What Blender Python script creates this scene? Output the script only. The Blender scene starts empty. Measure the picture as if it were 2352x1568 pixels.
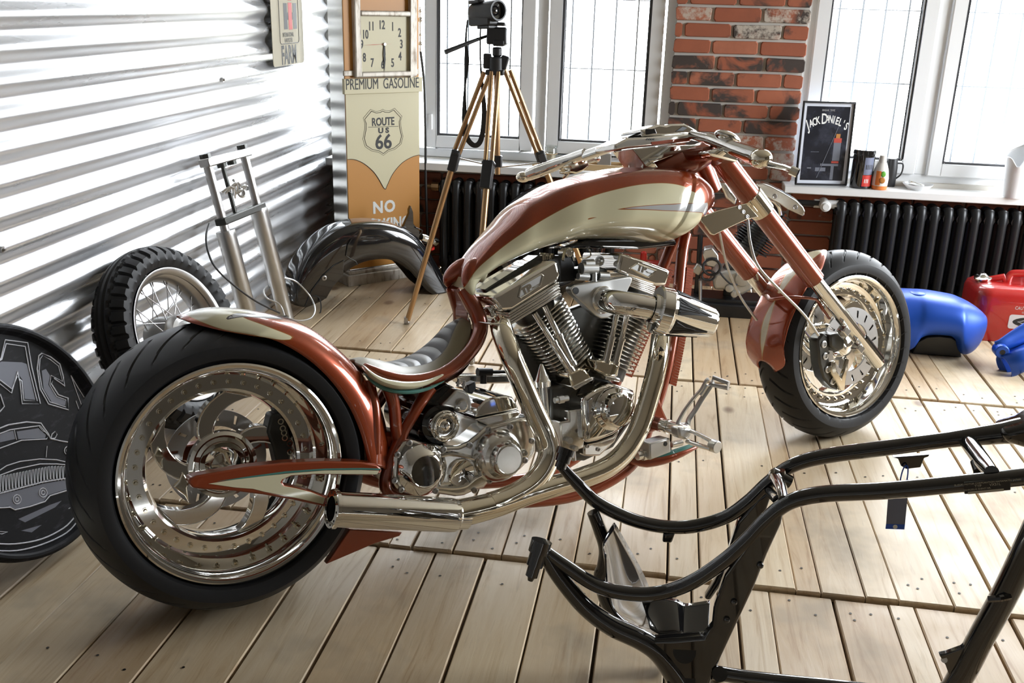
import bpy, bmesh, math, random
from mathutils import Vector, Matrix, Quaternion, noise
R = math.radians
SC = bpy.context.scene
COL = SC.collection

# ------------------------------------------------------------------ camera
CF = 2274.76                                   # focal length in pixels of the 2352 px wide frame
PITCH, ROLL, YAW, EYE = .334502, .0273825, -.1519637, 1.3
FW = Vector((math.sin(YAW)*math.cos(PITCH), math.cos(YAW)*math.cos(PITCH), -math.sin(PITCH)))
_r = Vector((math.cos(YAW), -math.sin(YAW), 0)); _u = _r.cross(FW)
CR = _r*math.cos(ROLL) + _u*math.sin(ROLL)
CU = _u*math.cos(ROLL) - _r*math.sin(ROLL)
CAMPOS = Vector((0, 0, EYE))
cam_d = bpy.data.cameras.new('camera'); cam = bpy.data.objects.new('camera', cam_d); COL.objects.link(cam)
cam_d.sensor_width = 36; cam_d.lens = CF/2352*36; cam_d.clip_start = .02
cam.matrix_world = Matrix(((CR.x, CU.x, -FW.x, 0), (CR.y, CU.y, -FW.y, 0), (CR.z, CU.z, -FW.z, EYE), (0, 0, 0, 1)))
SC.camera = cam

# ------------------------------------------------------------------ sky, sun, exposure
SC.view_settings.view_transform = 'Standard'; SC.view_settings.look = 'None'
SC.view_settings.gamma = 1; SC.view_settings.use_curve_mapping = False
SC.view_settings.exposure = EXPOSURE = 0.0
w = bpy.data.worlds.new('sky'); SC.world = w; w.use_nodes = True
wn = w.node_tree.nodes; wl = w.node_tree.links
bg = wn['Background']; bg.inputs['Strength'].default_value = SKY = 26.0
tc = wn.new('ShaderNodeTexCoord'); sx = wn.new('ShaderNodeSeparateXYZ'); wl.new(tc.outputs['Generated'], sx.inputs[0])
cr = wn.new('ShaderNodeValToRGB'); mp = wn.new('ShaderNodeMapRange'); mp.inputs[1].default_value = -1; mp.inputs[2].default_value = 1
wl.new(sx.outputs['Z'], mp.inputs[0]); wl.new(mp.outputs[0], cr.inputs[0])
e = cr.color_ramp.elements
e[0].position = .40; e[0].color = (.22, .22, .19, 1); e[1].position = .52; e[1].color = (.90, .95, 1.0, 1)
wl.new(cr.outputs[0], bg.inputs['Color'])
SC.cycles.max_bounces = 10; SC.cycles.diffuse_bounces = 5; SC.cycles.glossy_bounces = 6; SC.cycles.transparent_max_bounces = 12
SC.cycles.sample_clamp_indirect = 12; SC.cycles.caustics_reflective = False; SC.cycles.caustics_refractive = False
SC.cycles.use_denoising = True

def portal(name, c, sx_, sz_, rot):
    d = bpy.data.lights.new(name, 'AREA'); d.shape = 'RECTANGLE'; d.size = sx_; d.size_y = sz_; d.cycles.is_portal = True
    o = bpy.data.objects.new(name, d); o.location = c; o.rotation_euler = rot; COL.objects.link(o)
def lamp(name, c, sx_, sy_, rot, power, col=(1, 1, 1)):
    d = bpy.data.lights.new(name, 'AREA'); d.shape = 'RECTANGLE'; d.size = sx_; d.size_y = sy_; d.energy = power; d.color = col
    o = bpy.data.objects.new(name, d); o.location = c; o.rotation_euler = rot; COL.objects.link(o); return o
portal('window_light', (-.83, 4.86, 1.42), 1.60, 1.6, (R(90), 0, R(180)))
portal('window_light', (1.45, 4.86, 1.42), 1.75, 1.6, (R(90), 0, R(180)))
portal('window_light', (3.22, 3.4, 1.5), 1.6, 1.5, (R(90), 0, R(90)))  # portal of the added, unseen opening in the right wall

# ------------------------------------------------------------------ pixel rays of the traced outlines
def ray(px, py): return FW*CF + CR*(px-1176) - CU*(py-784)
def on_plane(px, py, p0, n):
    d = ray(px, py); n = Vector(n); return CAMPOS + d*((Vector(p0)-CAMPOS).dot(n)/d.dot(n))
def onx(px, py, x): return on_plane(px, py, (x, 0, 0), (1, 0, 0))
def ony(px, py, y): return on_plane(px, py, (0, y, 0), (0, 1, 0))
def onz(px, py, z=0): return on_plane(px, py, (0, 0, z), (0, 0, 1))

# ------------------------------------------------------------------ materials
def mat(name, col, rough=.5, metal=0., coat=0., coat_rough=.03, **kw):
    m = bpy.data.materials.new(name); m.use_nodes = True
    b = m.node_tree.nodes['Principled BSDF']
    b.inputs['Base Color'].default_value = (*col, 1); b.inputs['Roughness'].default_value = rough
    b.inputs['Metallic'].default_value = metal; b.inputs['Coat Weight'].default_value = coat; b.inputs['Coat Roughness'].default_value = coat_rough
    for k, v in kw.items(): b.inputs[k.replace('_', ' ')].default_value = v
    return m
class NT:
    'small helper to wire nodes'
    def __init__(s, m): s.t = m.node_tree; s.b = s.t.nodes['Principled BSDF']
    def n(s, kind, **kw):
        x = s.t.nodes.new('ShaderNode'+kind)
        for k, v in kw.items(): setattr(x, k, v)
        return x
    def l(s, a, b): s.t.links.new(a, b)
    def math(s, op, a, b=None, clamp=False):
        x = s.n('Math', operation=op, use_clamp=clamp)
        for i, q in enumerate((a, b)):
            if q is None: continue
            if isinstance(q, (int, float)): x.inputs[i].default_value = q
            else: s.l(q, x.inputs[i])
        return x.outputs[0]
    def mix(s, f, a, b, bt='MIX'):
        x = s.n('Mix', data_type='RGBA', blend_type=bt)
        for i, q in ((0, f), (6, a), (7, b)):
            if isinstance(q, (int, float)): x.inputs[i].default_value = q
            elif isinstance(q, tuple): x.inputs[i].default_value = (*q, 1) if len(q) == 3 else q
            else: s.l(q, x.inputs[i])
        return x.outputs[2]
    def noise(s, scale, detail=3, vec=None, rough=.5, dist=0):
        x = s.n('TexNoise'); x.inputs['Scale'].default_value = scale; x.inputs['Detail'].default_value = detail
        x.inputs['Roughness'].default_value = rough; x.inputs['Distortion'].default_value = dist
        if vec is not None: s.l(vec, x.inputs['Vector'])
        return x
    def obj(s, scale=(1, 1, 1)):
        a = s.n('TexCoord'); m_ = s.n('Mapping'); m_.inputs['Scale'].default_value = scale; s.l(a.outputs['Object'], m_.inputs['Vector']); return m_.outputs[0]
    def ramp(s, f, stops):
        x = s.n('ValToRGB'); el = x.color_ramp.elements
        while len(el) < len(stops): el.new(.5)
        for e_, (p, c) in zip(el, stops): e_.position = p; e_.color = (*c, 1) if len(c) == 3 else c
        s.l(f, x.inputs[0]); return x.outputs[0]
    def attr(s, name): return s.n('Attribute', attribute_name=name)
    def bump(s, h, strength=.3, dist=.005):
        x = s.n('Bump'); x.inputs['Strength'].default_value = strength; x.inputs['Distance'].default_value = dist
        s.l(h, x.inputs['Height']); s.l(x.outputs[0], s.b.inputs['Normal'])

M = {}
M['chrome'] = mat('chrome', (.80, .79, .76), .045, 1)
M['chrome_warm'] = mat('chrome_warm', (.73, .68, .57), .06, 1)
M['polished'] = mat('polished_aluminium', (.74, .73, .70), .16, 1)
M['satin'] = mat('satin_aluminium', (.55, .55, .54), .34, 1)
M['steel'] = mat('worn_steel', (.42, .41, .40), .32, 1)
M['dark_metal'] = mat('dark_metal', (.06, .06, .055), .38, .8)
M['engine_dark'] = mat('engine_dark', (.10, .10, .095), .35, .9)
M['copper'] = mat('copper_paint', (.26, .040, .007), .30, .35, 1.0)
M['cream'] = mat('cream_paint', (.66, .62, .42), .30, 0, 1.0)
M['teal'] = mat('teal_stripe', (.05, .19, .16), .3, 0, .8)
M['rubber'] = mat('tyre_rubber', (.012, .012, .013), .46, Specular_IOR_Level=.30)
M['black'] = mat('black_gloss', (.006, .006, .007), .10, 0, 1.0)
M['black_paint'] = mat('black_satin', (.012, .012, .013), .35)
M['black_plastic'] = mat('black_plastic', (.016, .016, .017), .45)
M['leather_grey'] = mat('leather_grey', (.16, .15, .13), .38)
M['leather_tan'] = mat('leather_tan', (.34, .30, .20), .36)
M['white_paint'] = mat('white_paint', (.80, .80, .79), .35)
M['white_pvc'] = mat('white_pvc', (.78, .79, .80), .30)
M['blue'] = mat('blue_paint', (.006, .070, .44), .42, .35, .25, .3)
M['red'] = mat('red_paint', (.42, .012, .010), .32, 0, .7)
M['red_plastic'] = mat('red_plastic', (.55, .02, .015), .3)
M['iron'] = mat('radiator_iron', (.012, .0125, .014), .38, .2)
M['gold'] = mat('bronze_anodised', (.42, .26, .13), .30, .85)
M['wood_light'] = mat('light_wood', (.52, .37, .20), .5)
M['ink'] = mat('black_ink', (.012, .012, .012), .5)
M['ink_white'] = mat('white_ink', (.75, .75, .72), .5)
M['ink_red'] = mat('red_ink', (.55, .03, .02), .5)
def glass_mat(name, tint=(1, 1, 1), refl=.08):
    m = bpy.data.materials.new(name); m.use_nodes = True; t = m.node_tree; t.nodes.remove(t.nodes['Principled BSDF'])
    a = t.nodes.new('ShaderNodeBsdfTransparent'); a.inputs[0].default_value = (*tint, 1)
    g = t.nodes.new('ShaderNodeBsdfGlossy'); g.inputs['Roughness'].default_value = .02
    fz = t.nodes.new('ShaderNodeLayerWeight'); fz.inputs[0].default_value = .25
    mu = t.nodes.new('ShaderNodeMath'); mu.operation = 'MULTIPLY_ADD'; mu.inputs[1].default_value = .5; mu.inputs[2].default_value = refl*.4
    t.links.new(fz.outputs['Fresnel'], mu.inputs[0])
    x = t.nodes.new('ShaderNodeMixShader'); t.links.new(mu.outputs[0], x.inputs[0])
    t.links.new(a.outputs[0], x.inputs[1]); t.links.new(g.outputs[0], x.inputs[2]); t.links.new(x.outputs[0], t.nodes['Material Output'].inputs[0])
    return m
M['glass'] = glass_mat('window_glass'); M['jar_glass'] = glass_mat('jar_glass', (.92, .94, .93), .3)

# ------------------------------------------------------------------ mesh builder
def frame_of(d):
    d = Vector(d).normalized(); a = Vector((0, 0, 1)) if abs(d.z) < .9 else Vector((1, 0, 0))
    u = a.cross(d).normalized(); return u, d.cross(u)
def cat_rom(pts, n=8, closed=False):
    P = [Vector(p) for p in pts]; out = []; N = len(P)
    rng = range(N if closed else N-1)
    for i in rng:
        if closed: a, b, c, d = P[i-1], P[i], P[(i+1) % N], P[(i+2) % N]
        else: a, b, c, d = P[max(i-1, 0)], P[i], P[i+1], P[min(i+2, N-1)]
        for k in range(n):
            t = k/n
            out.append(.5*((2*b)+(c-a)*t+(2*a-5*b+4*c-d)*t*t+(3*b-a-3*c+d)*t**3))
    if not closed: out.append(P[-1])
    return out
def lerp_list(vals, n):
    out = []
    for i in range(n):
        t = i/(n-1)*(len(vals)-1); k = min(int(t), len(vals)-2); out.append(vals[k]+(vals[k+1]-vals[k])*(t-k))
    return out
class MB:
    def __init__(s): s.v = []; s.f = []; s.m = []; s.att = {}
    def add(s, vs, fs, m=0):
        b = len(s.v); s.v += [Vector(p) for p in vs]
        for f in fs: s.f.append([b+i for i in f]); s.m.append(m)
        return s
    def box(s, c, size, rot=None, m=0):
        c = Vector(c); h = Vector(size)/2; rot = rot or Matrix.Identity(3)
        vs = [c + rot @ Vector((x*h.x, y*h.y, z*h.z)) for x in (-1, 1) for y in (-1, 1) for z in (-1, 1)]
        return s.add(vs, [(0, 1, 3, 2), (4, 6, 7, 5), (0, 4, 5, 1), (2, 3, 7, 6), (0, 2, 6, 4), (1, 5, 7, 3)], m)
    def prism(s, poly, ext, m=0):
        ext = Vector(ext); P = [Vector(p) for p in poly]; n = len(P)
        nrm = Vector((0, 0, 0))
        for i in range(n): nrm += P[i].cross(P[(i+1) % n])
        if nrm.dot(ext) > 0: P.reverse()
        vs = P + [p+ext for p in P]
        fs = [tuple(range(n)), tuple(reversed(range(n, 2*n)))] + [(i, i+n, (i+1) % n+n, (i+1) % n) for i in range(n)]
        return s.add(vs, fs, m)
    def tube(s, pts, r, n=10, caps=True, m=0, closed=False, flat=None, up=None):
        P = [Vector(p) for p in pts]; N = len(P)
        r = lerp_list(r, N) if isinstance(r, (list, tuple)) else [r]*N
        T = []
        for i in range(N):
            a = P[i-1] if (i > 0 or closed) else P[i]; b = P[(i+1) % N] if (i < N-1 or closed) else P[i]
            T.append((b-a).normalized())
        u = None; vs = []
        for i in range(N):
            if up is not None:
                w_ = Vector(up).cross(T[i]).normalized(); uu = T[i].cross(w_).normalized(); u, w2 = w_, uu
            else:
                if u is None: u, w2 = frame_of(T[i])
                else:
                    u = (u - T[i]*u.dot(T[i])).normalized(); w2 = T[i].cross(u)
            fx, fy = flat if flat else (1, 1)
            for k in range(n):
                a = 2*math.pi*k/n; vs.append(P[i] + (u*math.cos(a)*fx + w2*math.sin(a)*fy)*r[i])
        fs = []
        for i in range(N if closed else N-1):
            j = (i+1) % N
            for k in range(n): fs.append((i*n+k, i*n+(k+1) % n, j*n+(k+1) % n, j*n+k))
        if caps and not closed: fs += [tuple(reversed(range(n))), tuple(range((N-1)*n, N*n))]
        return s.add(vs, fs, m)
    def cyl(s, a, b, r0, r1=None, n=20, caps=True, m=0):
        return s.tube([a, b], [r0, r0 if r1 is None else r1], n, caps, m)
    def lathe(s, c, ax, prof, n=32, m=0, closed=False, a0=0, a1=None):
        'prof: (distance along axis, radius)'
        c = Vector(c); ax = Vector(ax).normalized(); u, w_ = frame_of(ax); full = a1 is None
        K = n if full else n+1; vs = []
        for (h, r) in prof:
            for k in range(K):
                a = a0 + (2*math.pi*k/n if full else (a1-a0)*k/n)
                vs.append(c + ax*h + (u*math.cos(a)+w_*math.sin(a))*max(r, 1e-5))
        fs = []; N = len(prof)
        for i in range(N if closed else N-1):
            j = (i+1) % N
            for k in range(n if full else n): 
                k2 = (k+1) % K
                fs.append((i*K+k, i*K+k2, j*K+k2, j*K+k))
        return s.add(vs, fs, m)
    def ball(s, c, r, n=14, m=0, scale=(1, 1, 1), rot=None):
        c = Vector(c); rot = rot or Matrix.Identity(3); vs = []; fs = []; h = n//2
        for i in range(h+1):
            t = math.pi*i/h
            for k in range(n):
                a = 2*math.pi*k/n
                vs.append(c + rot @ Vector((math.sin(t)*math.cos(a)*scale[0], math.sin(t)*math.sin(a)*scale[1], math.cos(t)*scale[2]))*r)
        for i in range(h):
            for k in range(n): fs.append((i*n+k, (i+1)*n+k, (i+1)*n+(k+1) % n, i*n+(k+1) % n))
        return s.add(vs, fs, m)
    def loft(s, rings, caps=True, m=0, closed=True):
        n = len(rings[0]); vs = [p for r_ in rings for p in r_]; fs = []
        for i in range(len(rings)-1):
            for k in range(n if closed else n-1): fs.append((i*n+k, i*n+(k+1) % n, (i+1)*n+(k+1) % n, (i+1)*n+k))
        if caps and closed: fs += [tuple(reversed(range(n))), tuple(range((len(rings)-1)*n, len(rings)*n))]
        return s.add(vs, fs, m)
    def xf(s, mtx, start=0):
        for i in range(start, len(s.v)): s.v[i] = mtx @ s.v[i]
        return s
    def build(s, name, mats, parent=None, bevel=0, seg=2, smooth=True, angle=38, label=None, fix=True, weld=True, kind=None, subsurf=0, solid=0):
        me = bpy.data.meshes.new(name); me.from_pydata([tuple(p) for p in s.v], [], s.f)
        mats = mats if isinstance(mats, (list, tuple)) else [mats]
        for q in mats: me.materials.append(M[q] if isinstance(q, str) else q)
        for p, i in zip(me.polygons, s.m): p.material_index = i
        for an, vals in s.att.items():
            a = me.attributes.new(an, 'FLOAT', 'POINT'); a.data.foreach_set('value', vals)
        if fix or weld:
            bm = bmesh.new(); bm.from_mesh(me)
            if weld: bmesh.ops.remove_doubles(bm, verts=bm.verts, dist=2e-5)
            if fix: bmesh.ops.recalc_face_normals(bm, faces=bm.faces)
            bm.to_mesh(me); bm.free()
        if smooth:
            me.polygons.foreach_set('use_smooth', [True]*len(me.polygons)); me.set_sharp_from_angle(angle=R(angle))
        o = bpy.data.objects.new(name, me); COL.objects.link(o)
        if parent is not None: o.parent = parent
        if solid:
            q = o.modifiers.new('thickness', 'SOLIDIFY'); q.thickness = solid; q.offset = 0
        if bevel:
            q = o.modifiers.new('bevel', 'BEVEL'); q.width = bevel; q.segments = seg; q.limit_method = 'ANGLE'; q.angle_limit = R(40); q.harden_normals = False
        if subsurf:
            q = o.modifiers.new('subdivision', 'SUBSURF'); q.levels = subsurf; q.render_levels = subsurf
        if label: o['label'] = label
        if kind: o['kind'] = kind
        me.update(); return o
def thing(name, label, cat, mtx=None, group=None):
    o = bpy.data.objects.new(name, None); COL.objects.link(o); o.empty_display_size = .05
    if mtx is not None: o.matrix_world = mtx
    o['label'] = label; o['category'] = cat
    if group: o['group'] = group
    return o
def tag(o, label, cat, group=None):
    o['label'] = label; o['category'] = cat
    if group: o['group'] = group
    return o
def basis(o, x, z):
    x = Vector(x).normalized(); z = Vector(z); z = (z-x*z.dot(x)).normalized(); y = z.cross(x)
    return Matrix(((x.x, y.x, z.x, o[0]), (x.y, y.y, z.y, o[1]), (x.z, y.z, z.z, o[2]), (0, 0, 0, 1)))
def text_mb(body, size, mtx, depth=.0006, width=1., align='CENTER', bold=0., spacing=1.):
    'lettering in the xy plane of mtx, as a mesh builder'
    cu = bpy.data.curves.new('t', 'FONT'); cu.body = body; cu.size = size; cu.align_x = align; cu.align_y = 'CENTER'
    cu.extrude = depth; cu.resolution_u = 3; cu.offset = bold; cu.space_character = spacing
    o = bpy.data.objects.new('t', cu); COL.objects.link(o); dg = bpy.context.evaluated_depsgraph_get()
    me = bpy.data.meshes.new_from_object(o.evaluated_get(dg)); mb = MB()
    mb.add([mtx @ Vector((v.co.x*width, v.co.y, v.co.z)) for v in me.vertices], [tuple(p.vertices) for p in me.polygons])
    bpy.data.objects.remove(o); bpy.data.curves.remove(cu); bpy.data.meshes.remove(me)
    return mb
def poly_dist(p, poly):
    'signed distance of a 2D point to a polygon, positive inside'
    x, y = p; ins = False; best = 1e9; n = len(poly)
    for i in range(n):
        x1, y1 = poly[i]; x2, y2 = poly[(i+1) % n]
        if (y1 > y) != (y2 > y) and x < (x2-x1)*(y-y1)/(y2-y1)+x1: ins = not ins
        dx, dy = x2-x1, y2-y1; L2 = dx*dx+dy*dy
        t = 0 if L2 == 0 else max(0, min(1, ((x-x1)*dx+(y-y1)*dy)/L2))
        best = min(best, math.hypot(x-x1-t*dx, y-y1-t*dy))
    return best if ins else -best
# ================================================================== the room
WX, BY = -1.66, 4.74            # corrugated wall, brick face
rng = random.Random(7)
def struct(mb, name, mats, **kw):
    o = mb.build(name, mats, **kw)
    if kw.get('parent') is None: o['kind'] = 'structure'
    return o

# floor of pallet boards: rows run to the window wall
def wood_floor_material():
    m = mat('floor_boards', (.5, .4, .28), .5); t = NT(m)
    a = t.attr('rnd'); v = t.obj((1, 1, 1))
    off = t.n('Vector' + 'Math', operation='MULTIPLY_ADD') if False else t.n('VectorMath', operation='MULTIPLY_ADD')
    t.l(v, off.inputs[0]); off.inputs[1].default_value = (14, 1.1, 14)
    cmb = t.n('CombineXYZ'); t.l(t.math('MULTIPLY', a.outputs['Fac'], 37), cmb.inputs[0]); t.l(t.math('MULTIPLY', a.outputs['Fac'], 91), cmb.inputs[1])
    t.l(cmb.outputs[0], off.inputs[2])
    grain = t.noise(1.9, 6, off.outputs[0], .62, 1.4)
    fine = t.noise(7, 3, off.outputs[0], .6)
    blot = t.noise(3.2, 4, t.obj((1, 1, 1)), .6)
    base = t.ramp(a.outputs['Fac'], [(0, (.46, .33, .20)), (.3, (.60, .46, .30)), (.55, (.66, .54, .37)), (.8, (.55, .43, .29)), (1, (.68, .57, .41))])
    g = t.ramp(grain.outputs['Fac'], [(.28, (.60, .47, .34)), (.45, (.92, .88, .82)), (.62, (1, 1, 1)), (.8, (.80, .68, .54))])
    c = t.mix(.85, base, g, 'MULTIPLY')
    c = t.mix(t.ramp(blot.outputs['Fac'], [(.30, (.55, .55, .55)), (.46, (.0, .0, .0))]), c, (.26, .22, .17))
    c = t.mix(t.ramp(fine.outputs['Fac'], [(.62, (0, 0, 0)), (.78, (.28, .28, .28))]), c, (.22, .14, .08))
    vo = t.n('TexVoronoi'); vo.inputs['Scale'].default_value = 2.3; vm = t.n('Mapping'); vm.inputs['Scale'].default_value = (1.25, .8, 1); t.l(v, vm.inputs[0]); t.l(vm.outputs[0], vo.inputs['Vector'])
    c = t.mix(t.ramp(vo.outputs['Distance'], [(.035, (.85, .85, .85)), (.075, (.0, .0, .0))]), c, (.16, .085, .04))
    t.l(c, t.b.inputs['Base Color']); t.l(t.ramp(blot.outputs['Fac'], [(.3, (.6, .6, .6)), (.7, (.30, .30, .30))]), t.b.inputs['Roughness'])
    t.bump(grain.outputs['Fac'], .25, .003)
    return m
M['floor_boards'] = wood_floor_material(); M['nail'] = mat('nail_heads', (.03, .025, .02), .5, .5); M['underfloor'] = mat('gap_shadow_wood', (.10, .06, .03), .8)
mb = MB(); rnd = []
def board(x0, x1, y0, y1, z, tilt):
    n0 = len(mb.v); b = .0025
    top = [(x0+b, y0+b, z), (x1-b, y0+b, z+tilt), (x1-b, y1-b, z+tilt), (x0+b, y1-b, z)]
    lo = [(x0, y0, z-.003), (x1, y0, z-.003+tilt), (x1, y1, z-.003+tilt), (x0, y1, z-.003)]
    bt = [(x0, y0, z-.022), (x1, y0, z-.022), (x1, y1, z-.022), (x0, y1, z-.022)]
    mb.add(top+lo+bt, [(0, 1, 2, 3)] + [(i+4, (i+1) % 4+4, (i+1) % 4, i) for i in range(4)] + [(i+8, (i+1) % 4+8, (i+1) % 4+4, i+4) for i in range(4)])
    r_ = rng.random(); rnd.extend([r_]*(len(mb.v)-n0))
    if x1-x0 > .045:
        for ye in (y0+.05, y1-.05, y0+.09, y1-.09, (y0+y1)/2):
            for k in range(2 if x1-x0 > .09 else 1):
                if rng.random() < .45: continue
                cx, cy = x0+(x1-x0)*(rng.uniform(.2, .45) if k == 0 else rng.uniform(.55, .8)), ye+rng.uniform(-.025, .025)
                n1 = len(mb.v); zz = z+tilt*.5+.0012; q = .0036
                mb.add([(cx+q*math.cos(a_*1.0472), cy+q*math.sin(a_*1.0472), zz) for a_ in range(6)], [tuple(range(6))], 1); rnd.extend([0]*6)
bounds = [-2.4, -.52, .79, 2.10, 3.42, 4.74]; rowz = [-.009, -.009, -.008, 0, .004]
cx = WX
while cx < 3.2:
    pw = .865; off = .10 if cx < -1.0 else rng.uniform(-.012, .012)
    for ri in range(5):
        y0, y1 = bounds[ri], bounds[ri+1]
        if 0 < ri: y0 += off*(1 if ri < 4 else .45)
        if ri < 4: y1 += off*(1 if ri < 3 else .45)
        x = cx+rng.uniform(.0, .004)
        while x < cx+pw-.03 and x < 3.2:
            ww = rng.choice([.142, .142, .098, .098, .072, .055, .12]); x1 = min(x+ww, cx+pw-.002, 3.2)
            if cx+pw-.002-x1 < .045: x1 = cx+pw-.002
            if x1-x > .02: board(x, x1, y0+rng.uniform(.001, .006), y1-rng.uniform(.001, .006), rowz[ri]+rng.uniform(-.002, .001), rng.uniform(-.0012, .0012))
            x = x1+rng.choice([.002, .003, .004, .007])
    cx += pw
n0 = len(mb.v); mb.box((.77, 1.17, -.045), (4.9, 7.2, .03), m=2); rnd.extend([0]*(len(mb.v)-n0))
mb.att['rnd'] = rnd
struct(mb, 'floor', ['floor_boards', 'nail', 'underfloor'], smooth=False, fix=False, weld=False)

# corrugated metal wall on the left
m = mat('corrugated_steel', (.74, .75, .77), .24, .70); t = NT(m)
ns = t.noise(5, 4, t.obj((1, .35, 3)), .6); t.l(t.ramp(ns.outputs['Fac'], [(.3, (.25, .25, .25)), (.7, (.33, .33, .33))]), t.b.inputs['Roughness'])
M['corrugated'] = m
mb = MB(); lam = .0806; z0 = 1.0648; rings = []
ys = [-2.4+7.2*i/40 for i in range(41)]
nz = int(2.6/lam*14); zs = [2.6*i/nz for i in range(nz+1)]
for y in ys:
    rings.append([Vector((WX + .0100*math.cos(2*math.pi*(z-z0)/lam) + .0005*noise.noise((y*.7, z*.4, 3)), y, z)) for z in zs])
mb.loft(rings, caps=False, closed=False)
mb.box((WX-.06, 1.2, 1.3), (.04, 7.2, 2.6))
wl_ = struct(mb, 'wall_left', 'corrugated', angle=70, fix=False)
for (px, py) in ((510, 183), (3, 573)):
    p = onx(px, py, WX+.012); q = MB(); q.cyl(p-Vector((.006, 0, 0)), p+Vector((.006, 0, 0)), .009, .009, 6); q.cyl(p+Vector((.006, 0, 0)), p+Vector((.012, 0, 0)), .006, .003, 8)
    q.build('screw', 'steel', wl_)

# brick work of the window wall
def brick_material():
    m = mat('old_bricks', (.4, .13, .07), .8); t = NT(m); a = t.attr('rnd'); v = t.obj()
    base = t.ramp(a.outputs['Fac'], [(0, (.30, .085, .042)), (.35, (.40, .125, .062)), (.7, (.34, .10, .05)), (1, (.44, .155, .085))])
    n1 = t.noise(9, 5, v, .65); c = t.mix(t.ramp(n1.outputs['Fac'], [(.3, (.45, .45, .45)), (.7, (0, 0, 0))]), base, (.20, .065, .035))
    d = t.attr('dark'); n2 = t.noise(7, 4, v, .6, .6)
    f = t.math('ADD', t.math('MULTIPLY', d.outputs['Fac'], .30), t.math('MULTIPLY', n2.outputs['Fac'], 1.1))
    c = t.mix(t.ramp(f, [(.70, (0, 0, 0)), (.84, (1, 1, 1))]), c, (.050, .036, .030))
    w2 = t.attr('pale'); n3 = t.noise(16, 5, v, .7)
    f2 = t.math('ADD', t.math('MULTIPLY', w2.outputs['Fac'], .5), t.math('MULTIPLY', n3.outputs['Fac'], .8))
    c = t.mix(t.ramp(f2, [(.78, (0, 0, 0)), (.88, (.85, .85, .85))]), c, (.52, .46, .39))
    t.l(c, t.b.inputs['Base Color']); t.bump(n1.outputs['Fac'], .5, .004); return m
M['brick'] = brick_material(); M['mortar'] = mat('mortar', (.58, .55, .50), .9)
M['plaster'] = mat('white_plaster', (.72, .70, .66), .8)
mb = MB(); rn, dk, pl = [], [], []
def put_brick(x0, x1, z0_, z1, y, side=0):
    n0 = len(mb.v); j = lambda: rng.uniform(-.002, .002); b = .008; yb = y+.02
    pts = [(x0+b, z0_), (x1-b, z0_), (x1, z0_+b), (x1, z1-b), (x1-b, z1), (x0+b, z1), (x0, z1-b), (x0, z0_+b)]
    pts = [(p+j(), q+j()) for p, q in pts]; cx_, cz_ = (x0+x1)/2, (z0_+z1)/2; yf = y-.010+j()
    A = [(p, yb, q) for p, q in pts]; B = [(p, yf+.005, q) for p, q in pts]; C_ = [(cx_+(p-cx_)*.965, yf, cz_+(q-cz_)*.9) for p, q in pts]
    mb.add(A+B+C_, [(i, (i+1) % 8, (i+1) % 8+8, i+8) for i in range(8)] + [(i+8, (i+1) % 8+8, (i+1) % 8+16, i+16) for i in range(8)] + [tuple(range(16, 24))], 0)
    k = len(mb.v)-n0; rn.extend([rng.random()]*k)
    return k
PX0, PX1 = -.022, .562; CRS = .0694; ZB = ony(1554.8, 49, BY)[2]
pat = {0: (440, 855), 1: (205, 615, 1035), 2: (455, 855), 3: (505, 915), 4: (275, 680, 1080), 5: (480, 865), 6: (195, 600, 990), 7: (385, 780), 8: (200, 585, 980), 9: (385, 770), 10: (250, 650, 1050)}
darkrow = {3: (.75, .9, 1), 4: (1, .75, .35, 0), 5: (.3, .7, .6), 6: (1, .85, .55, .75), 7: (.55, .55, .75), 8: (.3, .95, .1, 0)}
palerow = {0: (.8, .2, .8), 1: (0, 0, .9, .1), 2: (.1, .5, 0), 8: (0, 0, .9, .7), 9: (.2, .2, .8), 10: (0, .2, .4, .8)}
for k in range(-14, 26):
    ztop = ZB - (k-1)*CRS - .0055; zbot = ZB - k*CRS + .0055
    if k >= 15: pass
    if zbot < 0 and ztop < .02: continue
    ztop, zbot = min(ztop, 2.6), max(zbot, .001)
    if ztop-zbot < .02: continue
    js = pat.get(k) or ((230, 640, 1040) if k % 2 else (420, 840))
    xs = [PX0] + [PX0 + (j_-130)/1120*(PX1-PX0) for j_ in js] + [PX1]
    for i in range(len(xs)-1):
        e0, e1 = (0 if i == 0 else .0055), (0 if i == len(xs)-2 else .0055)
        kk = put_brick(xs[i]+e0, xs[i+1]-e1, zbot, ztop, BY-.012)
        dk.extend([darkrow.get(k, (rng.choice((0, 0, .3, .7)),)*6)[min(i, len(darkrow.get(k, (0,)*6))-1)]]*kk)
        pl.extend([palerow.get(k, (rng.choice((0, 0, 0, .5)),)*6)[min(i, len(palerow.get(k, (0,)*6))-1)]]*kk)
for (xa, xb) in ((WX+.02, PX0-.004), (PX1+.004, 3.2)):
    for k in range(7):
        zb, zt = k*CRS+.002, (k+1)*CRS-.006
        x = xa + (0 if k % 2 else .11) - .02
        xs = [xa]+[x+.228*i for i in range(1, 16) if xa+.05 < x+.228*i < xb-.03]+[xb]
        for i in range(len(xs)-1):
            kk = put_brick(xs[i]+.004, xs[i+1]-.004, zb, zt, BY); dk.extend([rng.choice((0, 0, .2, .6))]*kk); pl.extend([rng.choice((0, 0, .3, .6))]*kk)
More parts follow.
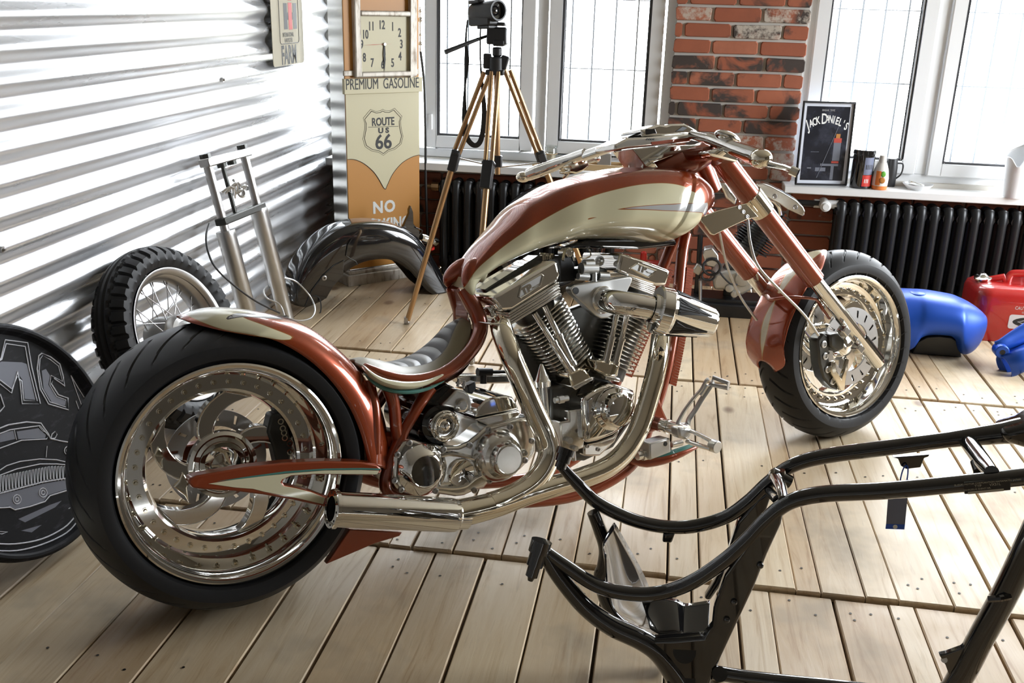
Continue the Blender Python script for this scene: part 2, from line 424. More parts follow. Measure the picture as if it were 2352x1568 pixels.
def slab(x0, x1, y0, y1, za, zb, m_):
    n0 = len(mb.v); mb.box(((x0+x1)/2, (y0+y1)/2, (za+zb)/2), (x1-x0, y1-y0, zb-za), m=m_); k = len(mb.v)-n0
    rn.extend([0]*k); dk.extend([0]*k); pl.extend([0]*k)
slab(WX-.05, 3.25, BY+.004, 5.0, 0, .548, 1)
slab(PX0+.006, PX1-.006, BY-.008, 5.0, .548, 2.6, 1)
slab(WX-.05, -1.645, BY+.004, 5.0, .548, 2.6, 2)
slab(-1.645, PX0, BY+.004, 5.0, 2.27, 2.6, 2); slab(PX1, 2.30, BY+.004, 5.0, 2.27, 2.6, 2); slab(2.30, 3.25, BY+.004, 5.0, .548, 2.6, 2)
mb.att['rnd'] = rn; mb.att['dark'] = dk; mb.att['pale'] = pl
struct(mb, 'wall_back', ['brick', 'mortar', 'plaster'], smooth=False, fix=False, weld=False)

# rest of the shell
M['ceiling'] = mat('ceiling_paint', (.48, .47, .45), .8); M['wall_paint'] = mat('brown_wall_paint', (.20, .175, .14), .7)
mb = MB(); mb.box((.77, 1.2, 2.64), (5, 7.6, .08)); struct(mb, 'ceiling', 'ceiling', smooth=False)
def holed(name, horiz, pos, a0, a1, h0, h1, z1=2.6, th=.16):
    q = MB()
    def bx(a, b, za, zb):
        if horiz: q.box(((a+b)/2, pos, (za+zb)/2), (b-a, th, zb-za))
        else: q.box((pos, (a+b)/2, (za+zb)/2), (th, b-a, zb-za))
    bx(a0, h0[0], 0, z1); bx(h1[0], a1, 0, z1); bx(h0[0], h1[0], 0, h0[1]); bx(h0[0], h1[0], h1[1], z1)
    struct(q, name, 'wall_paint', smooth=False)
holed('wall_right', False, 3.28, -2.4, 5.0, (2.6, .75), (4.2, 2.25)); q = MB(); q.box((.82, -2.48, 1.3), (5.1, .16, 2.6)); M['front_paint'] = mat('beige_wall_paint', (.40, .38, .35), .7); struct(q, 'wall_front', 'front_paint', smooth=False)  # window hole in the unseen right wall is added for its daylight

# white plastic windows with leaded panes
M['lead_bloom'] = lm = mat('leading', (.60, .68, .76), .5); t = NT(lm); tr_ = t.n('BsdfTranslucent'); tr_.inputs[0].default_value = (.62, .82, 1, 1); ms = t.n('MixShader'); ms.inputs[0].default_value = .035; t.l(t.b.outputs[0], ms.inputs[1]); t.l(tr_.outputs[0], ms.inputs[2]); t.l(ms.outputs[0], t.t.nodes['Material Output'].inputs[0]); M['seal'] = mat('window_seal', (.05, .05, .055), .6); M['hinge'] = M['white_pvc']  # pale blue tint and translucency of the leading imitate window bloom
def frame_rect(mb, x0, x1, za, zb, wd, y0, y1, m_=0):
    yc, dy = (y0+y1)/2, y1-y0
    mb.box((x0+wd/2, yc, (za+zb)/2), (wd, dy, zb-za), m=m_); mb.box((x1-wd/2, yc, (za+zb)/2), (wd, dy, zb-za), m=m_)
    mb.box(((x0+x1)/2, yc, za+wd/2), (x1-x0-2*wd, dy, wd), m=m_); mb.box(((x0+x1)/2, yc, zb-wd/2), (x1-x0-2*wd, dy, wd), m=m_)
def window(n, x0, x1, zb, zt, panes, leads_z):
    f = MB(); frame_rect(f, x0, x1, zb, zt, .042, 4.775, 4.86)
    for a, b in zip(panes[:-1], panes[1:]):
        c = (a[1]+b[0])/2; f.box((c, 4.8175, (zb+zt)/2), (.05, .085, zt-zb-.084))
    wo = struct(f, 'window_%d' % n, 'white_pvc', bevel=.004)
    for (a, b, pz) in panes:
        s_ = MB(); frame_rect(s_, a-.062, b+.062, pz-.062, zt-.03, .058, 4.757, 4.80); frame_rect(s_, a-.004, b+.004, pz-.004, zt-.088, .010, 4.765, 4.798, 1)
        so = s_.build('casement', ['white_pvc', 'seal'], wo, bevel=.005)
        g = MB(); g.box(((a+b)/2, 4.80, (pz+zt-.09)/2), (b-a, .006, zt-.09-pz)); g.build('pane', 'glass', so, smooth=False)
        ld = MB(); wv = (b-a)/4.3
        for i in range(4):
            xx = a+wv*(.42+i*1.08)
            if xx < b-.015: ld.box((xx, 4.80, (pz+zt-.09)/2), (.007, .008, zt-.09-pz))
        for zz in leads_z: ld.box(((a+b)/2, 4.80, zz), (b-a, .007, .0045))
        ld.build('leading', 'lead_bloom', so, smooth=False)
    return wo
w1 = window(1, -1.645, -.016, .549, 2.26, [(-1.44, -1.375, .66), (-1.124, -.72, .66), (-.532, -.133, .66)], (.992, 1.30, 1.61, 1.92))  # narrow first pane is unseen, its width set by the light it lets in
w2 = window(2, .556, 2.29, .540, 2.26, [(.655, 1.045, .645), (1.222, 1.62, .64), (1.79, 2.19, .64)], (.977, 1.288, 1.60, 1.91))
h = MB(); 
for zz in (.72, 1.5): h.box((-1.155, 4.75, zz), (.018, .02, .075))
h.build('hinge', 'white_pvc', w1, bevel=.004)
# wire mesh fixed outside the panes
M['wire'] = mat('wire_mesh', (.42, .45, .50), .5)
for wo, xa, xb in ((w1, -1.64, -.04), (w2, .58, 2.28)):
    g = MB(); k = 0
    x = xa
    while x < xb: g.box((x, 4.95, 1.42), (.0022, .0022, 1.7)); x += .048
    z = .58
    while z < 2.26: g.box(((xa+xb)/2, 4.952, z), (xb-xa, .0022, .0022)); z += .048
    g.build('wire_mesh', 'wire', wo, smooth=False, weld=False, fix=False)
for i, (xa, xb, za, zb) in enumerate(((-1.66+.02, PX0, .510, .546), (.522, 2.6, .494, .528))):
    q = MB(); q.box(((xa+xb)/2, 4.690, (za+zb)/2), (xb-xa, .185, zb-za)); o = q.build('trim_%d' % (i+1), 'white_paint', bevel=.004); o['kind'] = 'structure'

# cast iron radiators
def radiator(x0, n, z0_, z1, label, group):
    root = thing('radiator', label, 'radiator', Matrix.Translation((x0, 4.652, 0)), group)
    pit = .0575; h_ = z1-z0_
    s_ = MB()
    for yy in (-.045, .045):
        s_.tube(cat_rom([(0, yy*.6, z0_+.01), (0, yy, z0_+.06), (0, yy, z1-.07), (0, yy*.55, z1-.014)], 5), [.020, .019, .0175, .0175, .0175, .019, .021], 10, flat=(1.12, 1))
    s_.tube([(0, -.05, z1-.05), (0, .05, z1-.05)], .024, 10); s_.tube([(0, -.05, z0_+.04), (0, .05, z0_+.04)], .022, 10)
    s_.tube([(-pit/2, 0, z1-.045), (pit/2, 0, z1-.045)], .022, 10, caps=False); s_.tube([(-pit/2, 0, z0_+.035), (pit/2, 0, z0_+.035)], .020, 10, caps=False)
    s_.ball((0, 0, z1-.018), .025, 10, scale=(.95, 1.5, .7))
    first = s_.build('section', 'iron', root)
    for i in range(1, n):
        o = first.copy(); COL.objects.link(o); o.parent = root; o.location = (pit*i, 0, 0)
    for i in (0, n-1):
        for yy in (-.04, .04):
            l_ = MB(); l_.tube([(pit*i, yy, z0_+.03), (pit*i, yy, -.002)], [.016, .012], 8); l_.build('leg', 'iron', root)
    return root
r1 = radiator(-1.055, 15, .035, .470, 'black cast iron radiator under the left window, behind the tripod', None)
r2 = radiator(.785, 20, .035, .468, 'black cast iron radiator under the right window, behind the red fuel can', None)
q = MB(); q.cyl((-1.155, 4.665, .425), (-1.075, 4.665, .425), .012); q.cyl((-1.125, 4.665, .425), (-1.09, 4.665, .425), .022, n=8); q.xf(Matrix.Translation((1.055, -4.665, 0))); q.build('inlet_nipple', 'gold', r1)
q = MB(); q.cyl((.575, 4.655, .448), (.70, 4.655, .448), .013); q.xf(Matrix.Translation((-.785, -4.665, 0))); q.build('supply_pipe', 'iron', r2)
q = MB(); q.cyl((.665, 4.665, .445), (.78, 4.665, .445), .020); q.cyl((.71, 4.69, .445), (.71, 4.60, .445), .026, .024); q.cyl((.71, 4.602, .445), (.71, 4.585, .445), .018, .016); q.xf(Matrix.Translation((-.785, -4.665, 0))); q.build('valve', 'white_paint', r2, bevel=.002)
# ================================================================== the custom motorcycle
BH, BL = R(38.5), R(12.5)
bS = Vector((math.cos(BH), math.sin(BH), 0)); bT = Vector((math.sin(BH)*math.cos(BL), -math.cos(BH)*math.cos(BL), math.sin(BL))); bZ = bT.cross(bS)*-1
bZ = Vector((-math.sin(BH)*math.sin(BL), math.cos(BH)*math.sin(BL), math.cos(BL)))
bO = Vector((-.855, 1.767, .3354)) - bT*.12
BM = Matrix(((bS.x, -bT.x, bZ.x, bO.x), (bS.y, -bT.y, bZ.y, bO.y), (bS.z, -bT.z, bZ.z, bO.z), (0, 0, 0, 1)))
BI = BM.inverted()
def B(px, py, r=0): return BI @ on_plane(px, py, bO+bT*r, bT)       # a traced point on the plane r metres right of the bike's middle
def pan(x0, y0, k): return lambda X, Y, r=0: B(x0+X*k, y0+Y*k, r)
def side(fn, pts, r): return [fn(X, Y, r) for X, Y in pts]
ENG = pan(840, 560, .3699); TNK = pan(1000, 280, .30608); SEA = pan(640, 600, .2551); REA = pan(150, 680, .4592); HBR = pan(1180, 260, .2891); FRT = pan(1720, 560, .17007); FRB = pan(1550, 400, .39546)
YR = Vector((0, -1, 0))                                             # towards the right side of the bike
bike = thing('motorcycle', 'custom chopper motorcycle in copper and cream with a long fork and fat rear tyre', 'motorcycle', BM)

def plate(fn, pts, r0, r1, name, mats, bevel=.004, parent=None, smooth_poly=0, **kw):
    'outline traced at r1 (near face), extruded back to r0'
    P = side(fn, pts, r1)
    if smooth_poly: P = cat_rom(P, smooth_poly, True)
    return MB().prism(P, (0, (r1-r0), 0)).build(name, mats, parent or bike, bevel=bevel, **kw)
def resample(P, n):
    d = [0]
    for a, b in zip(P[:-1], P[1:]): d.append(d[-1]+(b-a).length)
    out = []; k = 0
    for i in range(n):
        t = d[-1]*i/(n-1)
        while k < len(P)-2 and d[k+1] < t: k += 1
        f = (t-d[k])/max(d[k+1]-d[k], 1e-9); out.append(P[k].lerp(P[k+1], min(max(f, 0), 1)))
    return out

# ---- tyres and wheels
def tyre_mesh(Rt, W, Rr, lipw, groove, ng=26, n=520):
    mb = MB(); prof = []
    for i in range(41):
        q = -1+i/20; t = q*W/2; prof.append((t, Rt-(Rt-Rr)*.55*abs(q)**2.6))
    sw = [(W/2*1.005, Rt-(Rt-Rr)*.72), (W/2*.97, Rt-(Rt-Rr)*.88), (lipw, Rr+.002), (lipw-.008, Rr-.012)]
    prof = [(-a, b) for a, b in reversed(sw)] + prof + sw
    vs = []
    for t, rho in prof:
        q = abs(t)/(W/2); per = n//ng
        for k in range(n):
            a = 2*math.pi*k/n + groove*(max(0, min(q, 1)-.06)**1.5 - .35*max(0, min(q, 1)-.5)**2); rr = rho
            if .12 < q < .84 and (k+(0 if t > 0 else per//2)) % per in ((0, 1) if q < .7 else (0,)): rr -= .0045
            vs.append(Vector((rr*math.cos(a), -t, rr*math.sin(a))))
    fs = []; N = len(prof)
    for i in range(N-1):
        for k in range(n): fs.append((i*n+k, i*n+(k+1) % n, (i+1)*n+(k+1) % n, (i+1)*n+k))
    return mb.add(vs, fs)
def ring_bolts(parent, c, rad, r, n, size, name='rim_bolt'):
    first = None
    for k in range(n):
        a = 2*math.pi*k/n; p = c + Vector((rad*math.cos(a), -r, rad*math.sin(a)))
        if first is None:
            mb = MB(); mb.cyl((0, .002, 0), (0, -.003, 0), size*1.45, n=10); mb.cyl((0, -.003, 0), (0, -.009, 0), size, size*.8, 6)
            first = mb.build(name, 'chrome_warm', parent, angle=50); first.location = p
        else:
            o = first.copy(); COL.objects.link(o); o.parent = parent; o.location = p
def swirl_spokes(rho0, rho1, n, r0, r1, sweep, w0, w1, ph):
    mb = MB()
    for k in range(n):
        a = 2*math.pi*k/n+ph; L_, R_ = [], []
        for i in range(9):
            f = i/8; rho = rho0+(rho1-rho0)*f; c = a+sweep*f**1.4; wd = w0+(w1-w0)*f
            L_.append((rho, c-wd/2)); R_.append((rho, c+wd/2))
        P = [Vector((q*math.cos(b), -r1, q*math.sin(b))) for q, b in L_+R_[::-1]]
        # convex-safe strips
        vs = []; fs = []
        for j in range(9):
            for (q, b) in (L_[j], R_[j]):
                for rr in (r1, r0): vs.append(Vector((q*math.cos(b), -rr, q*math.sin(b))))
        for j in range(8):
            b0, b1 = 4*j, 4*j+4
            fs += [(b0, b0+2, b1+2, b1), (b0+1, b1+1, b1+3, b0+3), (b0, b1, b1+1, b0+1), (b0+2, b0+3, b1+3, b1+2)]
        fs += [(0, 1, 3, 2), (32, 34, 35, 33)]
        mb.add(vs, fs)
    return mb
def rotor(c, r, ro, ri, th, slots=16):
    'brake disc with slots, one mesh'
    mb = MB(); n = slots*6
    def ringpt(k, rad, rr): a = 2*math.pi*k/n; return Vector((c[0]+rad*math.cos(a), -rr, c[2]+rad*math.sin(a)))
    rads = [ri, ri+(ro-ri)*.3, ri+(ro-ri)*.8, ro]; vs = []; fs = []
    for rr in (r, r-th):
        for rad in rads:
            for k in range(n): vs.append(ringpt(k + (1.5*(rad-ri)/(ro-ri)), rad, rr))
    for sd in (0, 1):
        for i in range(3):
            for k in range(n):
                if i == 1 and k % 6 == 0: continue
                b = sd*4*n; fs.append((b+i*n+k, b+i*n+(k+1) % n, b+(i+1)*n+(k+1) % n, b+(i+1)*n+k))
    for i in (0, 3):
        for k in range(n): fs.append((i*n+k, i*n+(k+1) % n, 4*n+i*n+(k+1) % n, 4*n+i*n+k))
    return mb.add(vs, fs)
C0 = Vector((0, 0, 0))
rim = MB(); pr = [(.116, .226), (.122, .2345), (.1265, .236), (.1285, .232), (.1275, .226), (.122, .221), (.10, .215), (.07, .212), (.04, .209), (.030, .206), (.026, .201), (.026, .170), (.022, .164), (.010, .160), (-.02, .158), (-.07, .166), (-.10, .21), (-.122, .222), (-.126, .232), (-.12, .2355), (-.116, .226), (-.05, .214), (.05, .216), (.116, .226)]
rim.lathe(C0, YR, pr, 96)
rw = rim.build('rear_wheel', 'chrome', bike, angle=32)
ty = tyre_mesh(.315, .272, .236, .118, .55).build('tyre', 'rubber', rw, angle=30, fix=False); ty['label'] = 'fat black rear tyre'
ring_bolts(rw, C0, .185, .026, 36, .0042)
swirl_spokes(.07, .163, 5, -.025, .012, -.75, .52, .40, R(40)).build('spokes', 'chrome', rw, bevel=.004)
hb = MB(); hb.lathe(C0, YR, [(-.06, .05), (.0, .075), (.018, .074), (.022, .066), (.012, .060), (.014, .052), (.022, .050), (.05, .032), (.08, .018), (.10, .010), (.105, .0)], 40); hb.build('hub', 'chrome', rw, angle=30)
rt = rotor(C0, -.045, .112, .075, .006, 14); rt.build('brake_disc', 'steel', rw, angle=30)
cal = plate(REA, [(1030, 590), (1080, 585), (1110, 640), (1135, 740), (1125, 830), (1060, 850), (1040, 760), (1010, 680)], -.03, .02, 'brake_caliper', 'dark_metal', .006)
q = MB()
for X, Y in ((1076, 626), (1086, 660), (1092, 682), (1096, 708), (1121, 735), (1122, 778)): c = REA(X, Y, .021); q.lathe(c, YR, [(0, .0075), (.003, .007), (.003, .0045), (.0, .004)], 14)
q.build('drilled_rim', 'chrome_warm', cal)
# axle carrier and swing arm (right side seen, left side mirrored)
def mirrored(o, name=None):
    c = o.copy(); c.data = o.data.copy(); COL.objects.link(c); c.parent = o.parent; c.scale = (1, -1, 1); return c
arm_o = [(612, 930), (625, 910), (660, 897), (760, 880), (900, 855), (1100, 833), (1300, 825), (1480, 829), (1560, 843), (1586, 866), (1580, 886), (1530, 897), (1400, 895), (1250, 893), (1140, 900), (1098, 912), (1086, 930), (1098, 946), (1150, 956), (1230, 975), (1300, 1003), (1400, 1030), (1400, 1080), (1280, 1050), (1150, 1022), (1000, 995), (850, 976), (700, 968), (635, 960)]
arm = plate(REA, arm_o, .135, .175, 'swing_arm', 'copper', .010, seg=4)
plate(REA, [(716, 938), (850, 917), (1000, 899), (1150, 884), (1300, 872), (1480, 870), (1570, 874), (1560, 891), (1400, 890), (1250, 888), (1130, 896), (1085, 916), (1076, 932), (1092, 950), (1150, 960), (1230, 980), (1300, 1009), (1290, 1040), (1150, 1008), (1000, 979), (940, 964), (850, 957)], .1742, .1762, 'cream_flame', 'cream', .0006, parent=arm)
plate(REA, [(760, 926), (900, 904), (1100, 876), (1300, 862), (1480, 859), (1578, 862), (1578, 870), (1480, 868), (1300, 870), (1100, 886), (900, 911)], .1742, .1764, 'teal_stripe', 'teal', .0004, parent=arm)
mirrored(arm)
fin = plate(REA, [(588, 880), (622, 930), (610, 960), (620, 1037), (600, 1000), (555, 965), (540, 955), (570, 925)], .150, .162, 'axle_ornament', 'chrome_warm', .003)
q = MB(); q.cyl((0, .14, 0), (0, -.14, 0), .014, n=16); q.build('rear_axle', 'steel', bike)

# ---- ridge-and-edge shells (fenders, seat base)
def shell(ridge, edge, wfun, n, nq, name, mats, power=2.2, graphics=(), solid=.003, rim_tube=0, parent=None):
    A = resample(cat_rom(ridge, 10), n); E_ = resample(cat_rom(edge, 10), n); vs = []; fs = []; g = {k: [] for k, _, _ in graphics}
    for i in range(n):
        wd = wfun(i/(n-1))
        for j in range(nq):
            q_ = -1+2*j/(nq-1); f = abs(q_)**power
            s_ = A[i].x+(E_[i].x-A[i].x)*f; z_ = A[i].z+(E_[i].z-A[i].z)*f
            vs.append(Vector((s_, -wd*math.sin(q_*math.pi/2)*(1 if abs(q_) < 1 else 1), z_)))
            for k, poly, _ in graphics: g[k].append(poly(i/(n-1), q_) if callable(poly) else poly_dist((s_, z_), poly))
    for i in range(n-1):
        for j in range(nq-1): fs.append((i*nq+j, i*nq+j+1, (i+1)*nq+j+1, (i+1)*nq+j))
    mb = MB(); mb.add(vs, fs); mb.att.update(g)
    return mb.build(name, mats, parent or bike, solid=solid, weld=False, fix=False, angle=60), A, E_
def poly2(fn, pts, r): return [(p.x, p.z) for p in cat_rom(side(fn, pts, r), 6, True)]
def painted(name, layers, base=(.26, .040, .007)):
    'candy paint with crisp painted areas: layers of (attribute, colour, outline colour)'
    m = mat(name, base, .26, .45, 1.0); t = NT(m); col = base; met = .45; cur = None; mv = None
    n_ = t.noise(900, 1, t.obj()); fl = t.mix(t.ramp(n_.outputs['Fac'], [(.4, (0, 0, 0)), (.7, (.35, .35, .35))]), base, tuple(min(1, c*1.9) for c in base)); cur = fl; mv = .45
    for an, c, oc in layers:
        a = t.attr(an).outputs['Fac']
        ln = t.math('GREATER_THAN', a, -.0016); fi = t.math('GREATER_THAN', a, 0.0)
        if oc: cur = t.mix(ln, cur, oc)
        cur = t.mix(fi, cur, c); mv = t.math('MULTIPLY', mv, t.math('SUBTRACT', 1, fi))
    t.l(cur, t.b.inputs['Base Color']); t.l(mv, t.b.inputs['Metallic']); return m
CRM, GRY, TEA, ORL = (.66, .62, .42), (.42, .42, .43), (.05, .19, .16), (.36, .13, .02)
M['fender_paint'] = painted('rear_fender_paint', [('cream', CRM, ORL), ('grey', GRY, (.06, .05, .05))])
ridge = side(REA, [(563, 100), (610, 78), (680, 60), (760, 55), (880, 65), (1000, 85), (1100, 113), (1200, 162), (1300, 238), (1400, 338), (1475, 440), (1525, 560), (1552, 700), (1560, 830)], -.03)
edge = [REA(X, Y, r) for X, Y, r in [(565, 106, 0), (620, 130, .03), (760, 166, .07), (900, 190, .10), (1020, 212, .12), (1130, 262, .13), (1240, 338, .13), (1340, 440, .13), (1420, 560, .13), (1475, 690, .13), (1510, 830, .13)]]
fcream = poly2(REA, [(630, 105), (650, 82), (780, 50), (930, 62), (960, 80), (870, 100), (960, 140), (1090, 193), (1030, 203), (900, 182), (760, 158)], .06)
fgrey = poly2(REA, [(775, 108), (840, 86), (960, 92), (1060, 108), (950, 100), (850, 96)], .03)
shell(ridge, edge, lambda u: .135*min(1, (u*3.2+.04)**.6), 90, 37, 'rear_fender', 'fender_paint', 2.4, [('cream', fcream, 0), ('grey', fgrey, 0)])

# ---- frame
def tubes(name, items, mats, parent=None, n=14, **kw):
    mb = MB()
    for pts, r_, cr_ in items: mb.tube(cat_rom(pts, cr_) if cr_ else pts, r_, n)
    return mb.build(name, mats, parent or bike, **kw)
fr = MB()
rail = lambda r, dx=0: [TNK(150, 1200, r), TNK(210, 1330, r), TNK(290, 1480, r)] 
# backbone: from the tank tail, down and forward round the saddle to the rear end
spine = [SEA(1660, 250, .03), SEA(1740, 380, .04), SEA(1800, 500, .05), SEA(1815, 620, .06), SEA(1760, 760, .08), SEA(1640, 900, .095), SEA(1480, 1010, .105), SEA(1300, 1065, .11), SEA(1120, 1070, .11), SEA(960, 1030, .10), SEA(840, 975, .085), SEA(770, 935, .07)]
def both(mb, pts, r_, n=14, k=8, **kw):
    mb.tube(cat_rom(pts, k), r_, n, **kw); mb.tube(cat_rom([Vector((p.x, -p.y, p.z)) for p in pts], k), r_, n, **kw)
both(fr, spine, [.017, .020, .020, .019, .018, .017, .016, .016, .015, .013, .010, .006])
# plate across the two spine tubes
A_ = resample(cat_rom([SEA(1590, 250, 0), SEA(1640, 400, 0), SEA(1650, 520, 0), SEA(1740, 640, 0), SEA(1690, 780, 0), SEA(1560, 930, 0), SEA(1400, 1030, 0), SEA(1200, 1075, 0), SEA(1000, 1060, 0), SEA(860, 990, 0)], 8), 30)
Wd_ = lerp_list([.025, .03, .035, .05, .07, .09, .10, .105, .10, .08], 30)
vs = []
for p, w_ in zip(A_, Wd_): vs += [Vector((p.x, w_, p.z)), Vector((p.x, -w_, p.z))]
fr.add(vs, [(2*i, 2*i+1, 2*i+3, 2*i+2) for i in range(29)])
both(fr, [ENG(140, 880, .11), ENG(175, 1000, .11), ENG(190, 1150, .11), ENG(210, 1250, .10)], [.017, .014, .014, .014])
both(fr, [ENG(400, 890, .10), ENG(330, 1000, .105), ENG(245, 1150, .11), ENG(210, 1230, .11)], [.017, .014, .013, .014])
both(fr, [ENG(20, 850, .09), ENG(50, 1000, .11), ENG(60, 1150, .12), ENG(60, 1300, .12)], [.012, .014, .014, .014])
both(fr, [ENG(210, 1230, .11), ENG(140, 1400, .11), ENG(150, 1540, .11), ENG(420, 1620, .11), ENG(800, 1610, .11), ENG(1300, 1560, .11), ENG(1640, 1380, .11), ENG(1760, 1120, .11), ENG(1850, 850, .10), ENG(1905, 580, .08), ENG(1940, 300, .055), ENG(1965, 60, .03), ENG(1990, -60, .02)], .016, k=8)
frame_o = fr.build('frame', 'copper', bike)
# saw-toothed ribs on the two front down tubes
for sg in (1, -1):
    q = MB(); a = cat_rom([ENG(1850, 850, .10), ENG(1905, 580, .08), ENG(1940, 300, .055), ENG(1958, 130, .04)], 20); P = resample(a, 46)
    for i, p in enumerate(P[:-1]):
        t_ = (P[min(i+1, 45)]-P[max(i-1, 0)]).normalized(); nrm = Vector((t_.z, 0, -t_.x)); 
        if nrm.x < 0: nrm = -nrm
        c = p + nrm*.022; c = Vector((c.x, c.y*sg, c.z))
        q.box(c, (.024, .030, .0065), Matrix.Rotation(math.atan2(t_.x, t_.z), 3, 'Y'))
    q.build('ribbed_spine', 'copper', bike, smooth=False)
plate(ENG, [(1800, 955), (1830, 960), (1850, 1030), (1880, 1095), (1840, 1150), (1760, 1180), (1690, 1230), (1740, 1120)], .08, .13, 'foot_control_mount', 'copper', .006)
q = MB(); P = cat_rom([ENG(1640, 1340, .12), ENG(1740, 1350, .14), ENG(1860, 1330, .16), ENG(1960, 1295, .17), ENG(2060, 1255, .17)], 6); q.tube(P, [.012, .02, .018, .014, .006], 12, flat=(1, .8)); lr = q.build('lower_strut', 'copper', bike)
q = MB(); q.tube([p+Vector((0, -.004, .010)) for p in P], [.006, .010, .009, .007, .003], 8); q.build('teal_stripe', 'teal', lr)

# ---- saddle
pad_top = [SEA(X, Y, 0) for X, Y in [(680, 905), (760, 888), (900, 912), (1050, 938), (1200, 905), (1330, 842), (1440, 732), (1530, 612), (1620, 545), (1690, 522)]]
pad_edge = [SEA(X, Y, r) for X, Y, r in [(690, 925, .02), (770, 975, .07), (900, 1010, .10), (1050, 1052, .115), (1210, 1064, .115), (1370, 1030, .11), (1500, 965, .10), (1610, 870, .085), (1700, 740, .06), (1735, 600, .04)]]
M['seat_leather'] = mt = mat('seat_leather', (.33, .29, .19), .42); t = NT(mt)
a = t.attr('centre').outputs['Fac']; f = t.math('GREATER_THAN', a, 0); ln = t.math('LESS_THAN', t.math('ABSOLUTE', a), .0016)
c = t.mix(f, (.27, .235, .15), (.07, .067, .062)); t.l(t.mix(ln, c, (.05, .04, .03)), t.b.inputs['Base Color'])
wv = t.attr('roll').outputs['Fac']; t.bump(t.math('MULTIPLY', wv, f), .5, .010)
n, nq = 120, 33; A = resample(cat_rom(pad_top, 10), n); E_ = resample(cat_rom(pad_edge, 10), n); vs = []; cen = []; rol = []
for i in range(n):
    u = i/(n-1); wd = abs(E_[i].y)
    for j in range(nq):
        q_ = -1+2*j/(nq-1); f = abs(q_)**2.6
        vs.append(Vector((A[i].x+(E_[i].x-A[i].x)*f, -wd*q_, A[i].z+(E_[i].z-A[i].z)*f)))
        hw = .62*math.sin(max(0, min(1, (u-.22)/.72))*math.pi)**.45
        cen.append((hw-abs(q_))*.06); rol.append(abs(math.sin(u*34)))
mb = MB(); mb.add(vs, [(i*nq+j, i*nq+j+1, (i+1)*nq+j+1, (i+1)*nq+j) for i in range(n-1) for j in range(nq-1)])
mb.att['centre'] = cen; mb.att['roll'] = rol
mb.build('saddle', 'seat_leather', bike, solid=.012, weld=False, fix=False, angle=70, label='tan and grey stitched leather saddle')
q = MB(); P = cat_rom([SEA(755, 945, .08), SEA(830, 1020, .115), SEA(930, 1080, .128), SEA(1060, 1112, .135), SEA(1200, 1115, .135), SEA(1340, 1085, .13), SEA(1480, 1020, .125)], 8)
q.tube(P, [.004, .011, .015, .017, .015, .010, .003], 12, flat=(.6, 1.1), up=(0, 1, 0)); q.tube([Vector((p.x, -p.y, p.z)) for p in P], [.004, .011, .015, .017, .015, .010, .003], 12, flat=(.6, 1.1), up=(0, 1, 0))
ct = q.build('seat_base_stripe', 'cream', bike)
q = MB(); q.tube([p+Vector((0, -.003, -.015)) for p in P], [.001, .004, .005, .005, .005, .004, .001], 8); q.build('teal_stripe', 'teal', ct)

# ---- fuel tank
tt = [(90, 1215), (200, 1030), (300, 900), (430, 760), (560, 620), (700, 530), (830, 460), (1000, 410), (1200, 365), (1400, 345), (1600, 345), (1730, 370), (1830, 430), (1900, 500), (1950, 590), (1975, 660)]
tb = [(290, 1300), (350, 1270), (450, 1190), (580, 1100), (720, 1030), (850, 975), (1000, 925), (1150, 890), (1350, 880), (1550, 885), (1700, 905), (1820, 908), (1890, 870), (1940, 800), (1975, 720)]
T_top = cat_rom([TNK(X, Y, -.03) for X, Y in tt], 8); T_bot = cat_rom([TNK(X, Y, .10) for X, Y in tb], 8)
def at_s(P, s_):
    for a, b in zip(P[:-1], P[1:]):
        if (a.x-s_)*(b.x-s_) <= 0 and abs(b.x-a.x) > 1e-7: return a.z+(b.z-a.z)*(s_-a.x)/(b.x-a.x)
    return P[0].z if s_ < min(P[0].x, P[-1].x) else P[-1].z
tcream = poly2(TNK, [(276, 1330), (296, 1235), (372, 1110), (520, 965), (700, 815), (850, 712), (1000, 622), (1150, 558), (1300, 513), (1450, 480), (1600, 466), (1710, 472), (1800, 497), (1870, 542), (1915, 605), (1932, 700), (1918, 790), (1880, 860), (1830, 900), (1700, 990), (1400, 990), (1100, 1005), (800, 1110), (500, 1290), (340, 1390)], .10)
tgrey = poly2(TNK, [(1130, 728), (1200, 697), (1350, 656), (1500, 636), (1700, 622), (1940, 614), (2010, 614), (2010, 690), (1940, 680), (1700, 667), (1500, 664), (1350, 672), (1200, 708)], .115)
M['tank_paint'] = painted('tank_paint', [('cream', CRM, ORL), ('grey', (.40, .40, .40), (.30, .10, .03))])
ns, nk = 170, 96; rings = []; ga, gb = [], []
Pt = resample(cat_rom([TNK(X, Y, -.03) for X, Y in [(165, 1085)]+tt[1:]], 8), ns); Pb = resample(cat_rom([TNK(X, Y, .108) for X, Y in [(330, 1255)]+tb[2:]], 8), ns)
wk = [(0, .058), (.10, .070), (.25, .094), (.42, .126), (.60, .148), (.76, .154), (.89, .13), (.96, .092), (1, .03)]
def wint(u):
    for (a, x), (b, y) in zip(wk[:-1], wk[1:]):
        if a <= u <= b: q_ = (u-a)/(b-a); return x+(y-x)*(q_*q_*(3-2*q_)*.5+q_*.5)
    return wk[-1][1]
